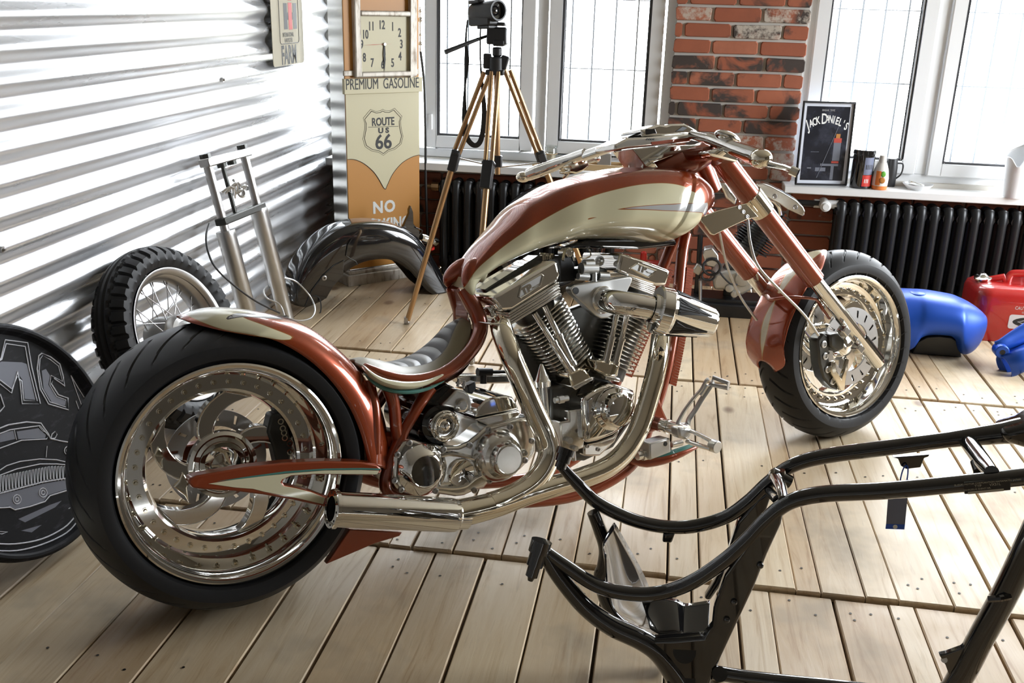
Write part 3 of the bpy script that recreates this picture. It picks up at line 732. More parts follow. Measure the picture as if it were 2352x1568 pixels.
for i in range(ns):
    u = i/(ns-1); t_, b_ = Vector((Pt[i].x, 0, Pt[i].z)), Vector((Pb[i].x, 0, Pb[i].z)); ax_ = (t_-b_); hh_ = max(ax_.length, .004); ax_.normalize()
    if u > .985: hh_ *= 1
    c = b_+(t_-b_)*.42; wd = wint(u) if u < .80 else .002+.150*math.sqrt(max(0, 1-((u-.80)/.20)**1.9)); ring = []
    for k in range(nk):
        a = 2*math.pi*k/nk; ca, sa = math.cos(a), math.sin(a)
        if sa > 0:
            yy = wd*ca; x_ = abs(ca); sm = max(0, (x_-.62)/.38); hz = hh_*.58*(1-.06*x_*x_/(x_+.1)-.20*x_*x_)*math.sqrt(max(0, 1-sm**3))
        else: yy = wd*math.copysign(abs(ca)**.85, ca)*(1-.22*abs(sa)**1.5); hz = -hh_*.42*abs(sa)**.62
        p = c+ax_*hz; p.y = yy; ring.append(p); ga.append(poly_dist((p.x, p.z), tcream)); gb.append(poly_dist((p.x, p.z), tgrey))
    rings.append(ring)
mb = MB(); mb.loft(rings)
# forked tail: two prongs growing out of the rear of the body
rc = (Pt[6]+Pb[6])/2; rc.y = 0; ax0 = (Pt[6]-Pb[6]); ax0.y = 0; h0 = ax0.length/2; ax0.normalize()
for sg in (1, -1):
    tip = TNK(281, 1306, .050) if sg == 1 else TNK(90, 1240, -.045); dr = Vector((-ax0.z, 0, ax0.x)); dr = dr if dr.x < 0 else -dr
    mid = rc.lerp(tip, .5) + dr*.012; mid.y = -.040*sg; st_ = Vector((rc.x, -.026*sg, rc.z)) - dr*.03; tl = []; CP = cat_rom([st_, Vector((rc.x, -.030*sg, rc.z)), mid, tip], 7); nn_ = len(CP)
    for m_, c in enumerate(CP):
        u = m_/(nn_-1); d = (CP[min(m_+1, nn_-1)]-CP[max(m_-1, 0)]).normalized(); n_ = Vector((0, 1, 0)).cross(d).normalized(); f_ = max(.03, 1-max(0, (u-.12)/.88)**1.9)**.8*(.62 if m_ == 0 else .92); ring = []
        for k in range(24): a = 2*math.pi*k/24; ring.append(c + n_*math.cos(a)*h0*f_ + Vector((0, 1, 0))*math.sin(a)*.030*f_)
        tl.append(ring)
        for p in ring: ga.append(poly_dist((p.x, p.z), tcream) if p.y*sg < -.012 and sg == 1 else -.02); gb.append(-1)
    mb.loft(tl)
mb.att['cream'] = ga; mb.att['grey'] = gb
tank = mb.build('fuel_tank', 'tank_paint', bike, weld=False, fix=True, angle=70)
cp = TNK(1480, 362, -.01); q = MB(); q.lathe((cp.x, 0, cp.z-.006), (-.05, 0, 1), [(0, .036), (.010, .036), (.0125, .033), (.0125, .010), (.010, .009), (.010, 0)], 36); q.build('filler_cap', 'chrome', tank, angle=30)
# small bits under the tank: frame neck
q = MB(); a, b = HBR(1440, 330, 0), HBR(1560, 620, 0); q.cyl(a, b, .036, .034, 24); q.cyl(a, a+(a-b).normalized()*.01, .042, n=24); q.build('steering_neck', 'copper', bike)
# ---- engine
RB = pan(1100, 560, .15304); FBX = pan(1300, 560, .17217); TRN = pan(880, 840, .1977); CAM = pan(1200, 780, .1913); HEAD = pan(1440, 270, .18494); LBAR = pan(1180, 270, .12755); PEG = pan(1420, 840, .16584)
def lathe_part(c, prof, name, mats, parent=None, ax=YR, n=36, **kw):
    q = MB(); q.lathe(c, ax, prof, n); return q.build(name, mats, parent or bike, angle=kw.pop('angle', 30), **kw)
eng = plate(CAM, [(330, 560), (700, 520), (1040, 480), (1330, 700), (1310, 1000), (1100, 1300), (760, 1460), (420, 1450), (330, 1000)], -.11, .05, 'engine', 'engine_dark', .01)
plate(CAM, [(455, 985), (560, 970), (555, 850), (735, 830), (745, 1300), (640, 1330), (600, 1440), (470, 1330)], .03, .095, 'oil_pump', 'polished', .004, parent=eng)
q = MB(); 
for X, Y, r_ in ((545, 1205, .009), (620, 1300, .007)): c = CAM(X, Y, .095); q.cyl(c, c+YR*.012, r_, n=6)
for X, Y in ((620, 1440),): q.cyl(CAM(610, 1310, .085), CAM(620, 1450, .085), .006, n=8)
q.build('bolt', 'satin', eng)
CC = CAM(1000, 820, .06); CC.y = 0
HRc = B(1212, 668, .03); HFc = B(1480, 640, .03); HRc.y = HFc.y = 0
def cylinder(top, lo, hi, hw, name):
    d = (top-CC); L_ = d.length; d.normalize(); sidev = Vector((d.z, 0, -d.x)); yv = Vector((0, 1, 0)); q = MB(); k = 0
    def ringpts(c, a, b, ex=3.2, n=36):
        return [c + sidev*a*math.copysign(abs(math.cos(t_))**(2/ex), math.cos(t_)) + yv*b*math.copysign(abs(math.sin(t_))**(2/ex), math.sin(t_)) for t_ in [2*math.pi*i/n for i in range(n)]]
    x = lo
    while x < hi:
        f = (x-lo)/(hi-lo); a, b = hw*(.86+.16*f), hw*(.82+.14*f); c = CC+d*x
        q.loft([ringpts(c-d*.0022, a*.97, b*.97), ringpts(c-d*.0012, a, b), ringpts(c+d*.0012, a, b), ringpts(c+d*.0022, a*.97, b*.97)]); x += .0112
    o = q.build(name, 'polished', eng, angle=50)
    q = MB(); q.loft([ringpts(CC+d*(lo-.03), hw*.72, hw*.72, 2.2), ringpts(CC+d*(hi+.02), hw*.78, hw*.74, 2.2)]); q.build('cylinder_barrel', 'engine_dark', eng)
    return d
plate(CAM, [(450, -320), (720, -420), (1060, -300), (1060, 250), (800, 420), (560, 150)], -.03, .0, 'dark_gap_filler', 'engine_dark', .006, parent=eng)  # filler plate added so the gap between the cylinders reads dark
plate(CAM, [(-140, -60), (160, -100), (500, 300), (700, 620), (680, 1400), (330, 1400), (210, 780)], -.05, -.02, 'dark_gap_filler', 'engine_dark', .006, parent=eng)  # second added filler, darkening the gap behind the rear header
dR = cylinder(HRc, .115, .325, .074, 'cylinder_fins'); dF = cylinder(HFc, .115, .310, .074, 'cylinder_fins')
# rocker boxes
def rocker(fn, lid, ribs, r0, r1, badge, txt_o, txt_x, text_c):
    o = plate(fn, lid, r0, r1, 'rocker_box', 'chrome', .008, parent=eng, seg=3)
    n = len(ribs)//2; A, B_ = ribs[0], ribs[1]
    for k in range(5):
        f0, f1 = k/5, (k+.8)/5
        def mixp(i, f): a, b = ribs[0][i], ribs[1][i]; return (a[0]+(b[0]-a[0])*f, a[1]+(b[1]-a[1])*f)
        plate(fn, [mixp(0, f0), mixp(1, f0), mixp(1, f1), mixp(0, f1)], r0, r1+.003-.0015*(k % 2), 'rocker_rib', 'polished', .0015, parent=eng)
    plate(fn, badge, r1-.001, r1+.0025, 'badge', 'satin', .001, parent=o)
    P = [fn(X, Y, r1+.0035) for X, Y in badge]; q = MB(); q.tube(P, .0018, 6, closed=True); q.build('badge_rim', 'chrome', o)
    z = YR; c = fn(*txt_o, r1+.0025); x = (fn(*txt_x, r1)-fn(*txt_o, r1)).normalized(); y = z.cross(x)
    mt_ = Matrix(((x.x, y.x, z.x, c.x), (x.y, y.y, z.y, c.y), (x.z, y.z, z.z, c.z), (0, 0, 0, 1)))
    text_mb('TP', .026, mt_, .0012, bold=.0012).build('badge_lettering', 'chrome', o, smooth=False)
    text_mb('PRO-STREET', .0055, mt_ @ Matrix.Translation((.030, -.003, 0)), .0006).build('badge_lettering', 'chrome', o, smooth=False)
    return o
rocker(RB, [(195, 805), (300, 740), (1140, 240), (1185, 290), (1228, 460), (1195, 560), (860, 775), (505, 1000), (330, 1010)],
       (((450, 1035), (1200, 565)), ((500, 1215), (1235, 770))), -.085, .10, [(640, 625), (940, 452), (965, 475), (925, 625), (630, 812), (600, 795)], (720, 690), (880, 600), 0)
rocker(FBX, [(735, 115), (1040, 215), (1350, 330), (1402, 362), (1345, 560), (1190, 560), (700, 385), (690, 330), (722, 200)],
       (((800, 430), (1200, 570)), ((830, 560), (1170, 690))), -.085, .10, [(960, 262), (1205, 355), (1100, 445), (860, 325)], (1010, 330), (1120, 375), 0)
plate(RB, [(80, 700), (500, 430), (900, 175), (1150, 205), (900, 335), (400, 610), (150, 735)], -.03, .03, 'top_tube', 'black', .008)
plate(FBX, [(-100, 60), (330, 55), (1000, 70), (1480, 20), (1480, -60), (300, -60)], -.03, .03, 'black_tunnel_fill', 'black', .006)
# push rod tubes and lifter blocks
q = MB()
def rod(a, b, r_): 
    q.cyl(a, b, r_, r_, 14); m_ = a.lerp(b, .5); q.cyl(m_, b, r_*1.35, r_*1.35, 14); q.cyl(a.lerp(b, .48), a.lerp(b, .53), r_*1.6, n=14); q.cyl(a.lerp(b, .93), b, r_*1.7, n=14)
for a, b in (((1227, 718), (1312, 852)), ((1250, 702), (1316, 838)), ((1418, 715), (1391, 835)), ((1441, 720), (1412, 838))): rod(B(*a, .092), B(*b, .098), .0075)
q.build('pushrod_tubes', 'chrome', eng)
plate(CAM, [(555, 410), (690, 340), (760, 350), (850, 470), (640, 600), (600, 560)], .03, .108, 'lifter_block', 'chrome_warm', .006, parent=eng)
plate(CAM, [(600, 565), (845, 440), (860, 480), (640, 610)], .03, .112, 'lifter_block', 'polished', .003, parent=eng)
plate(CAM, [(890, 240), (1090, 262), (1172, 310), (1150, 450), (1000, 440), (865, 365)], .03, .108, 'lifter_block', 'chrome_warm', .006, parent=eng)
plate(CAM, [(1010, 430), (1180, 465), (1175, 510), (1000, 480)], .03, .115, 'lifter_block', 'polished', .003, parent=eng)
cam_o = plate(CAM, [(735, 700), (860, 612), (1050, 515), (1240, 570), (1350, 610), (1382, 660), (1330, 800), (1310, 960), (1200, 1080), (1100, 1150), (920, 1220), (760, 1252)], .03, .118, 'cam_cover', 'chrome', .014, parent=eng, seg=5)
lathe_part(CAM(1085, 830, .118), [(-.005, .058), (.006, .055), (.010, .046), (.030, .0435), (.036, .042), (.040, .038), (.044, .020), (.045, 0)], 'ignition_cover', 'chrome', cam_o, n=48)
plate(CAM, [(738, 1262), (880, 1235), (1090, 1165), (1180, 1080), (1110, 1230), (930, 1400), (740, 1397)], .02, .09, 'timing_case', 'polished', .005, parent=eng)
for X, Y, r_ in ((1020, 910, .166), (1275, 855, .150), (842, 885, .12), (775, 1130, .12), (905, 1315, .092), (775, 1275, .092)): q = MB(); c = CAM(X, Y, r_-.002); q.lathe(c, YR, [(0, .0055), (.004, .0052), (.004, .003), (.001, .0025), (.001, 0)], 12); q.build('cover_bolt', 'steel', cam_o)
lathe_part(CAM(248, 560, .105), [(-.11, .011), (0, .011), (.0005, .020), (.014, .021), (.018, .018), (.035, .011), (.055, .004), (.060, 0)], 'breather_spike', 'polished', eng, ax=Vector((0, 0, 1)), n=12)
q = MB(); q.cyl(CAM(385, 730, .11), CAM(545, 700, .11), .0075, n=10); q.cyl(CAM(430, 722, .11), CAM(490, 710, .11), .0105, n=6); q.build('oil_fitting', 'satin', eng)
# intake: plate, elbow, pod filter
ip = plate(FBX, [(62, 610), (72, 575), (120, 548), (500, 490), (850, 435), (888, 452), (880, 510), (820, 640), (640, 940), (560, 990), (480, 996), (400, 960), (90, 665)], .085, .112, 'intake_plate', 'satin', .006, parent=eng, seg=3)
lathe_part(FBX(132, 625, .1125), [(0, .0088), (.0006, .0088), (.0006, 0)], 'plate_hole', 'ink', ip, n=24)
lathe_part(FBX(488, 745, .112), [(0, .035), (.006, .035), (.008, .033), (.008, .024)], 'elbow_flange', 'polished', ip)
P = cat_rom([FBX(480, 740, .112), FBX(520, 748, .145), FBX(580, 760, .175), FBX(680, 780, .205), FBX(820, 803, .225), FBX(1000, 832, .238), FBX(1190, 865, .25)], 8)
q = MB(); q.tube(P, [.024, .027, .029, .030, .030, .0295, .029], 28, caps=False); q.build('intake_elbow', 'chrome', eng, angle=60)
F0, F1 = FBX(1165, 862, .25), FBX(1975, 1062, .30); fa = (F1-F0).normalized(); FL = (F1-F0).length
af = lathe_part(F0, [(-.004, .031), (-.004, .036), (.004, .038), (.004, .056), (.008, .060), (.034, .0605), (.037, .058), (FL*.94, .0375), (FL*.985, .033), (FL, .025), (FL, 0)], 'air_filter', 'chrome', eng, ax=fa, n=48)
u_, w_ = frame_of(fa); q = MB(); q2 = MB()
for k in range(6):
    a0 = 2*math.pi*k/6 + .62
    def cone_pt(f, da, off=.0009):
        rr = .058+(.0375-.058)*(f*(FL*.94-.037))/(FL*.94-.037) + off; h_ = .037+f*(FL*.94-.037); a = a0+da
        return F0+fa*h_+(u_*math.cos(a)+w_*math.sin(a))*rr
    n_ = 9; rings = []
    for i in range(n_):
        f = .07+.80*i/(n_-1); hw = .38*(1-i/(n_-1))+.05
        rings.append([cone_pt(f, -hw+2*hw*j/8) for j in range(9)])
    q.loft(rings, closed=False, caps=False)
    for j in range(5): q2.tube([cone_pt(.10, -.30+.15*j, .001), cone_pt(.10+.70*(1-abs(j-2)/3.0), (-.30+.15*j)*.35, .001)], .0016, 6)
fm = q.build('filter_mesh', 'ink', af, weld=False); q2.build('filter_pleat', 'black_plastic', fm)
# carburettor, coil, breather
cb = plate(FBX, [(165, 335), (310, 310), (430, 300), (560, 335), (560, 470), (500, 500), (330, 495), (185, 470)], .0, .075, 'carburettor', 'dark_metal', .005, parent=eng)
q = MB()
for a, b, r_ in (((200, 330), (400, 330), .016), ((240, 270), (360, 265), .012), ((160, 430), (300, 440), .009), ((430, 420), (560, 425), .011)): q.cyl(FBX(*a, .075), FBX(*b, .075), r_, n=14)
c = FBX(440, 225, .05); q.lathe(c, YR, [(0, .012), (.004, .014), (.004, .010), (.0, .006), (.002, 0)], 20)
q.cyl(FBX(375, 320, .08), FBX(375, 500, .08), .008, n=10); q.build('carburettor_fittings', 'satin', cb)
plate(RB, [(1205, 180), (1400, 170), (1440, 300), (1460, 560), (1215, 575)], -.03, .05, 'ignition_coil', 'black_plastic', .005, parent=eng)
q = MB(); c = RB(1335, 130, .05); q.lathe(c, YR, [(-.03, .012), (.01, .0125), (.012, .010), (.006, .008), (.006, 0)], 20); q.build('coil_terminal', 'chrome', eng)
q = MB(); q.tube(cat_rom([RB(1260, 250, .06), RB(1290, 120, .055), RB(1340, 70, .05), RB(1400, 110, .05), RB(1430, 250, .05)], 6), .004, 8); q.tube(cat_rom([FBX(180, 180, .06), FBX(260, 190, .06), FBX(330, 150, .05), FBX(300, 60, .03)], 6), .002, 6); q.build('cables', 'chrome_warm', eng)
q = MB(); q.lathe(RB(1020, 170, .02), Vector((.25, 0, 1)), [(0, .02), (.004, .02), (.004, .0)], 20)
for i in range(10): a = math.pi*i/9; c = RB(1020, 170, .025); q.box(c+Vector((.016*math.cos(a), 0, -.004)), (.0025, .012, .014))
q.build('horn_grille', 'chrome_warm', eng)
# rear head stub and the bolts on its left
plate(RB, [(130, 960), (240, 950), (300, 1110), (200, 1110)], .02, .06, 'head_bolts', 'chrome', .006, parent=eng)
plate(RB, [(160, 1185), (430, 1185), (460, 1240), (170, 1215)], .04, .13, 'exhaust_port', 'chrome', .004, parent=eng)

# ---- gearbox, starter and oil tank
tr_o = [(125, 1060), (165, 990), (240, 880), (320, 850), (480, 890), (700, 935), (880, 930), (1000, 880), (1100, 800), (1180, 720), (1250, 700), (1480, 640), (1600, 600), (1735, 595), (1762, 650), (1785, 960), (1770, 1040), (1680, 1130), (1600, 1210), (1400, 1290), (1250, 1340), (1180, 1420), (1060, 1460), (950, 1510), (860, 1520), (600, 1480), (300, 1460), (170, 1450), (100, 1340)]
gb = plate(TRN, tr_o, .06, .135, 'gearbox', 'polished', .009, seg=4)
plate(TRN, [(x*.97+10, y-20 if y < 1000 else y) for x, y in tr_o], -.10, .062, 'gearbox_body', 'satin', .006, parent=gb)
lathe_part(TRN(455, 1205, .134), [(0, .062), (.004, .060), (.014, .048), (.022, .040), (.023, .037), (.0205, .0355), (.0205, 0)], 'clutch_cover', 'chrome', gb, n=56)
lathe_part(TRN(1320, 1035, .132), [(0, .066), (.006, .064), (.022, .060), (.036, .050), (.040, .041), (.060, .038), (.063, .036), (.064, .033), (.0625, .032), (.0625, 0)], 'output_cover', 'polished', gb, n=56)
lathe_part(TRN(900, 1240, .134), [(0, .0345), (.007, .034), (.010, .031), (.003, .013), (.003, 0)], 'cone_cover', 'chrome', gb, n=48)
q = MB(); q.tube(cat_rom([TRN(590, 1010, .136), TRN(650, 1040, .139), TRN(790, 1020, .139), TRN(1000, 1060, .139), TRN(1080, 1090, .137)], 6), [.004, .006, .006, .005, .003], 8)
q.tube(cat_rom([TRN(560, 1400, .136), TRN(800, 1415, .139), TRN(950, 1390, .139), TRN(1060, 1310, .138), TRN(1150, 1270, .137)], 6), [.003, .006, .006, .005, .003], 8); q.build('cast_web', 'polished', gb)
q = MB()
for X, Y in ((300, 895), (160, 1030), (125, 1330), (205, 1435), (605, 1450), (700, 970), (1000, 920), (1218, 740), (1475, 710), (1690, 665), (1725, 870), (1645, 1095), (1235, 1330), (1060, 1445)):
    q = MB(); q.lathe(TRN(X, Y, .134), YR, [(0, .0075), (.0045, .0072), (.005, .0060), (.005, .0036), (.002, .003), (.002, 0)], 14); q.build('gearbox_bolt', 'steel', gb)
lathe_part(TRN(1610, 1000, .15), [(0, .009), (.012, .009), (.012, .006), (.02, .006), (.02, 0)], 'hose_fitting', 'polished', gb, n=6)
st = MB(); st.lathe(TRN(560, 640, .06), YR, [(-.18, 0), (-.18, .050), (.04, .050), (.05, .046), (.05, 0)], 36); sto = st.build('starter_motor', 'black', bike, angle=30)
lathe_part(TRN(730, 702, .150), [(-.05, .030), (-.02, .036), (-.004, .0365), (-.002, .034), (-.005, .033), (-.004, .0315), (.002, .031), (.004, .028), (.002, .025), (-.006, .0235), (-.006, .019), (-.002, .0175), (-.003, .012), (.001, .010), (.002, .008), (.003, 0)], 'starter_end_cap', 'chrome', sto, n=48)
so = plate(TRN, [(680, 455), (860, 270), (950, 290), (1000, 335), (1030, 410), (1035, 500), (960, 548), (870, 540), (820, 490), (710, 475)], .05, .125, 'starter_solenoid', 'satin', .005, parent=sto)
lathe_part(TRN(905, 455, .125), [(0, .017), (.004, .0165), (.005, .011), (.012, .0105), (.012, 0)], 'solenoid_cap', 'polished', so)
plate(TRN, [(380, 430), (720, 190), (860, 265), (680, 450), (560, 560), (400, 560)], -.05, .09, 'starter_mount', 'black', .006, parent=sto)
q = MB(); 
for X, Y in ((880, 150), (945, 170)): q.cyl(TRN(X, Y, .10), TRN(X-15, Y+90, .10), .0035, n=8); q.cyl(TRN(X-5, Y+40, .10), TRN(X-9, Y+60, .10), .0065, n=6)
q.build('terminal_stud', 'steel', so)
ot = plate(TRN, [(1065, 605), (1080, 540), (1120, 470), (1180, 405), (1260, 370), (1350, 353), (1440, 345), (1505, 362), (1545, 420), (1582, 505)], -.09, .115, 'oil_tank', 'chrome', .005)
plate(TRN, [(1062, 622), (1582, 512), (1600, 580), (1500, 625), (1230, 700)], -.09, .12, 'oil_tank_base', 'polished', .004, parent=ot)
plate(TRN, [(980, 230), (1075, 180), (1085, 260), (1040, 330), (990, 320)], .03, .06, 'cable_boot', 'black_plastic', .003, parent=ot)
bg_ = plate(TRN, [(840, 112), (1490, 92), (1500, 205), (900, 215)], -.20, -.15, 'belt_guard', 'polished', .006)
q = MB(); q.cyl(TRN(1165, 205, -.12), TRN(1165, 85, -.12), .009, n=12); q.cyl(TRN(1095, 72, -.12), TRN(1260, 72, -.12), .011, n=12); q.cyl(TRN(1260, 72, -.12), TRN(1420, 70, -.12), .005, n=10); q.build('hose_union', 'black_plastic', bg_)
plate(TRN, [(-60, 760), (60, 770), (250, 800), (140, 900), (60, 1100), (40, 1300), (-80, 1200), (-60, 1000)], -.1, .10, 'swing_arm_pivot', 'copper', .01)

# ---- exhaust
ex = MB()
ex.tube(cat_rom([ENG(838, 505, .09), ENG(856, 570, .13), ENG(900, 690, .16), ENG(975, 870, .175), ENG(1050, 1040, .185), ENG(1115, 1180, .195), ENG(1140, 1290, .20), ENG(1105, 1400, .205), ENG(1030, 1490, .21), ENG(920, 1560, .215), ENG(780, 1620, .215)], 8), [.027]*10+[.03], 28)
rear_h = ex.build('exhaust_pipe', 'chrome_warm', bike, angle=60)
ex = MB()
ex.tube(cat_rom([ENG(1850, 470, .09), ENG(1836, 560, .13), ENG(1822, 680, .165), ENG(1795, 820, .18), ENG(1745, 1000, .19), ENG(1690, 1160, .20), ENG(1610, 1290, .205), ENG(1500, 1385, .21), ENG(1350, 1450, .212), ENG(1180, 1500, .214), ENG(1000, 1555, .215), ENG(800, 1620, .215), ENG(540, 1683, .215)], 8), [.026]*11+[.030, .033], 28)
fh = ex.build('exhaust_pipe', 'chrome_warm', bike, angle=60)
m0, m1 = B(1045, 1183, .215), B(760, 1168, .215); ma = (m1-m0).normalized(); ml = (m1-m0).length
mu = lathe_part(m0, [(-.03, .031), (-.005, .033), (0, .037), (.012, .0385), (ml-.012, .0385), (ml-.010, .0425), (ml-.002, .0425), (ml, .041), (ml, .027), (ml-.08, .026), (ml-.08, 0)], 'muffler', 'chrome', None, ax=ma, n=56)
lathe_part(m0, [(ml-.003, .0262), (ml-.09, .0258), (ml-.09, 0)], 'muffler_bore', 'ink', mu, ax=ma)
u_, w_ = frame_of(ma); q = MB()
for k in range(10):
    a = 2*math.pi*k/10; c = m0+ma*(ml-.0005)+(u_*math.cos(a)+w_*math.sin(a))*.034; q.cyl(c, c+ma*.0012, .0026, n=10)
q.build('end_ring_bolts', 'ink', mu)
plate(ENG, [(-245, 1990), (-100, 1770), (230, 1790), (210, 1815), (60, 1860), (-80, 1920)], .02, .045, 'side_stand_fin', 'copper', .003)

# ---- forward controls
q = MB(); a, b = PEG(470, 780, .13), PEG(860, 890, .21); q.cyl(a, a.lerp(b, .32), .019, n=20); pm = q.build('peg_mount', 'copper', bike)
q = MB(); q.cyl(a.lerp(b, .3), b, .0165, n=24); q.cyl(a.lerp(b, .52), a.lerp(b, .60), .019, n=24); q.cyl(b, b+(b-a).normalized()*.02, .018, n=24); q.build('control_shaft', 'polished', pm)
pg = plate(PEG, [(830, 860), (960, 855), (1040, 880), (1000, 990), (940, 1030), (850, 1000)], .20, .235, 'foot_peg', 'satin', .006)
e = PEG(1330, 1110, .30)
q = MB(); q.tube([PEG(1010, 900, .235), PEG(1160, 970, .265), PEG(1320, 1060, .30)], .0075, 10, flat=(1, .7)); q.tube([PEG(950, 1040, .235), PEG(1100, 1095, .265), PEG(1280, 1150, .30)], .0085, 10, flat=(1, .7)); q.build('peg_rail', 'polished', pg)
q = MB(); d = (PEG(1330, 1110, .31)-PEG(1150, 1040, .265)).normalized(); q.cyl(e-d*.01, e+d*.012, .0165, .016, 24); q.build('peg_end', 'satin', pg, bevel=.002)
bl = MB()
for pts in ([(800, 850), (850, 740), (930, 600), (1060, 430), (1150, 330), (1210, 220), (1250, 180)], [(960, 830), (980, 740), (1060, 620), (1150, 470), (1230, 350), (1290, 260), (1310, 220)]):
    P = cat_rom([PEG(X, Y, .20+.03*i/6) for i, (X, Y) in enumerate(pts)], 6); bl.tube(P, [.010, .009, .0085, .0085, .0085, .0085, .009], 10, flat=(.9, .55))
bl.tube([PEG(1140, 400, .215), PEG(1230, 260, .225)], .012, 10, flat=(1, .6)); bl.tube([PEG(810, 840, .20), PEG(960, 835, .20)], .010, 10)
blo = bl.build('brake_lever', 'satin', bike)
P = [PEG(1320, 160, .23), PEG(1530, 240, .27), PEG(1520, 310, .27), PEG(1300, 262, .23)]; q = MB(); q.tube(P, .0075, 8, closed=True, flat=(1, .8)); q.build('pedal_pad', 'steel', blo)
mc = plate(PEG, [(435, 1075), (720, 995), (735, 1195), (440, 1310)], .17, .215, 'master_cylinder', 'satin', .004)
q = MB(); c = PEG(655, 1080, .2155); q.lathe(c, YR, [(0, .0058), (.0006, .0058), (.0006, 0)], 16); q.build('sight_hole', 'ink', mc)
q = MB(); q.cyl(PEG(260, 1250, .19), PEG(330, 1235, .19), .011, n=10); q.cyl(PEG(330, 1235, .19), PEG(440, 1215, .19), .0145, n=12); q.cyl(PEG(735, 1090, .19), PEG(880, 1060, .19), .008, n=10); q.build('union_nut', 'polished', mc)

# ---- front wheel, on its own turned and leaning axis
FH, FL_ = R(38.5), R(10.0)
fT = Vector((math.sin(FH)*math.cos(FL_), -math.cos(FH)*math.cos(FL_), math.sin(FL_))); fS = Vector((math.cos(FH), math.sin(FH), 0)); fZ = Vector((-math.sin(FH)*math.sin(FL_), math.cos(FH)*math.sin(FL_), math.cos(FL_)))
fO = Vector((.600, 3.039, .3016)) - fT*.06
FM = Matrix(((fS.x, -fT.x, fZ.x, fO.x), (fS.y, -fT.y, fZ.y, fO.y), (fS.z, -fT.z, fZ.z, fO.z), (0, 0, 0, 1))); FI = FM.inverted(); FLOC = BI @ FM
def Bf(px, py, r=0): return FI @ on_plane(px, py, fO+fT*r, fT)
FT = lambda X, Y, r=0: Bf(1720+X*.17007, 560+Y*.17007, r)
FT2 = lambda X, Y, r=0: Bf(1720+X*.17007, 780+Y*.17007, r)
rim = MB(); pr = [(.058, .213), (.062, .2205), (.066, .222), (.0675, .218), (.066, .212), (.060, .207), (.045, .203), (.025, .200), (.014, .196), (.010, .188), (.010, .160), (.006, .155), (-.02, .153), (-.05, .158), (-.058, .20), (-.064, .218), (-.060, .2215), (-.056, .213), (-.02, .203), (.02, .205), (.058, .213)]
rim.lathe(C0, YR, pr, 88); fw = rim.build('front_wheel', 'chrome', bike, angle=32); fw.matrix_local = FLOC
tyre_mesh(.297, .148, .2215, .058, .35, 30, 480).build('tyre', 'rubber', fw, angle=30, fix=False)['label'] = 'black front tyre'
ring_bolts(fw, C0, .174, .010, 34, .0042)
swirl_spokes(.05, .158, 5, -.02, .006, -.7, .60, .46, R(10)).build('spokes', 'chrome', fw, bevel=.003)
lathe_part(C0, [(-.05, .04), (.0, .052), (.012, .050), (.014, .040), (.04, .034), (.05, .02), (.052, 0)], 'hub', 'chrome', fw)
rotor((0, 0, 0), .060, .122, .078, .006, 16).build('brake_disc', 'steel', fw, angle=30)
cal = plate(FT2, [(930, 0), (1010, -90), (1090, -40), (1110, 60), (1080, 200), (1100, 330), (1140, 470), (1200, 560), (1230, 640), (1200, 690), (1120, 650), (1010, 520), (960, 330)], .06, .10, 'brake_caliper', 'engine_dark', .006, parent=fw)
for X, Y in ((1010, 60), (1030, 220), (1060, 400), (1130, 560)): lathe_part(FT2(X, Y, .10), [(0, .011), (.003, .011), (.004, .007), (.001, .006), (.001, 0)], 'piston_cap', 'satin', cal, n=18)
plate(FT2, [(1100, -60), (1220, -90), (1300, 0), (1290, 120), (1200, 170), (1110, 100)], .05, .11, 'axle_block', 'engine_dark', .006, parent=fw)
plate(FT2, [(930, -190), (1060, -230), (1120, -200), (1060, -150), (960, -130)], .06, .09, 'caliper_bridge', 'chrome', .004, parent=fw)
plate(FT2, [(1120, 300), (1170, 280), (1190, 420), (1250, 520), (1300, 380), (1330, 250), (1360, 260), (1310, 560), (1300, 690), (1240, 690), (1180, 560), (1120, 460)], .10, .112, 'caliper_bracket', 'chrome_warm', .003, parent=fw)
# front fender
ridge = [FT(X, Y, 0) for X, Y in [(1010, 78), (900, 110), (780, 190), (660, 300), (560, 420), (470, 560), (400, 690), (310, 860), (235, 1070), (195, 1300), (185, 1480), (188, 1580)]]
edge = [FT(X, Y, r) for X, Y, r in [(1055, 180, .035), (1010, 330, .075), (930, 440, .085), (850, 540, .088), (770, 660, .088), (700, 800, .088), (640, 930, .088), (570, 1100, .088), (510, 1330, .088), (495, 1480, .088), (470, 1640, .07), (380, 1735, .04)]]
fc = [(p.x, p.z) for p in cat_rom([FT(X, Y, .02) for X, Y in [(1000, 95), (860, 150), (740, 260), (620, 400), (500, 560), (400, 720), (355, 720), (450, 540), (560, 380), (700, 220), (850, 110)]], 6, True)]
M['front_fender_paint'] = painted('front_fender_paint', [('cream', CRM, ORL)])
def stripe(u, q_): w = .34*max(0, 1-u/.60) if u < .52 else .10*max(0, math.sin(math.pi*(u-.55)/.42)) if u > .55 else -.1; return (w-abs(q_))*.05 if u > .03 else -.01
ff, _, _ = shell(ridge, edge, lambda u: .080*min(1, (u*4+.15)**.6)*(1 if u < .86 else max(.25, 1-((u-.86)/.14)**2*.6)), 70, 33, 'front_fender', 'front_fender_paint', 2.0, [('cream', stripe, 0)]); ff.matrix_local = FLOC
q = MB(); q.tube(cat_rom([FT(240, 690, -.02), FT(290, 745, .03), FT(420, 735, .06), FT(600, 720, .09), (FT(850, 738, .11)), FT(925, 770, .115), FT(1000, 890, .115), FT(1080, 1000, .11)], 6), [.006, .008, .009, .009, .008, .008, .008, .008], 10, flat=(1, .6)); q.build('fender_bracket', 'copper', ff)

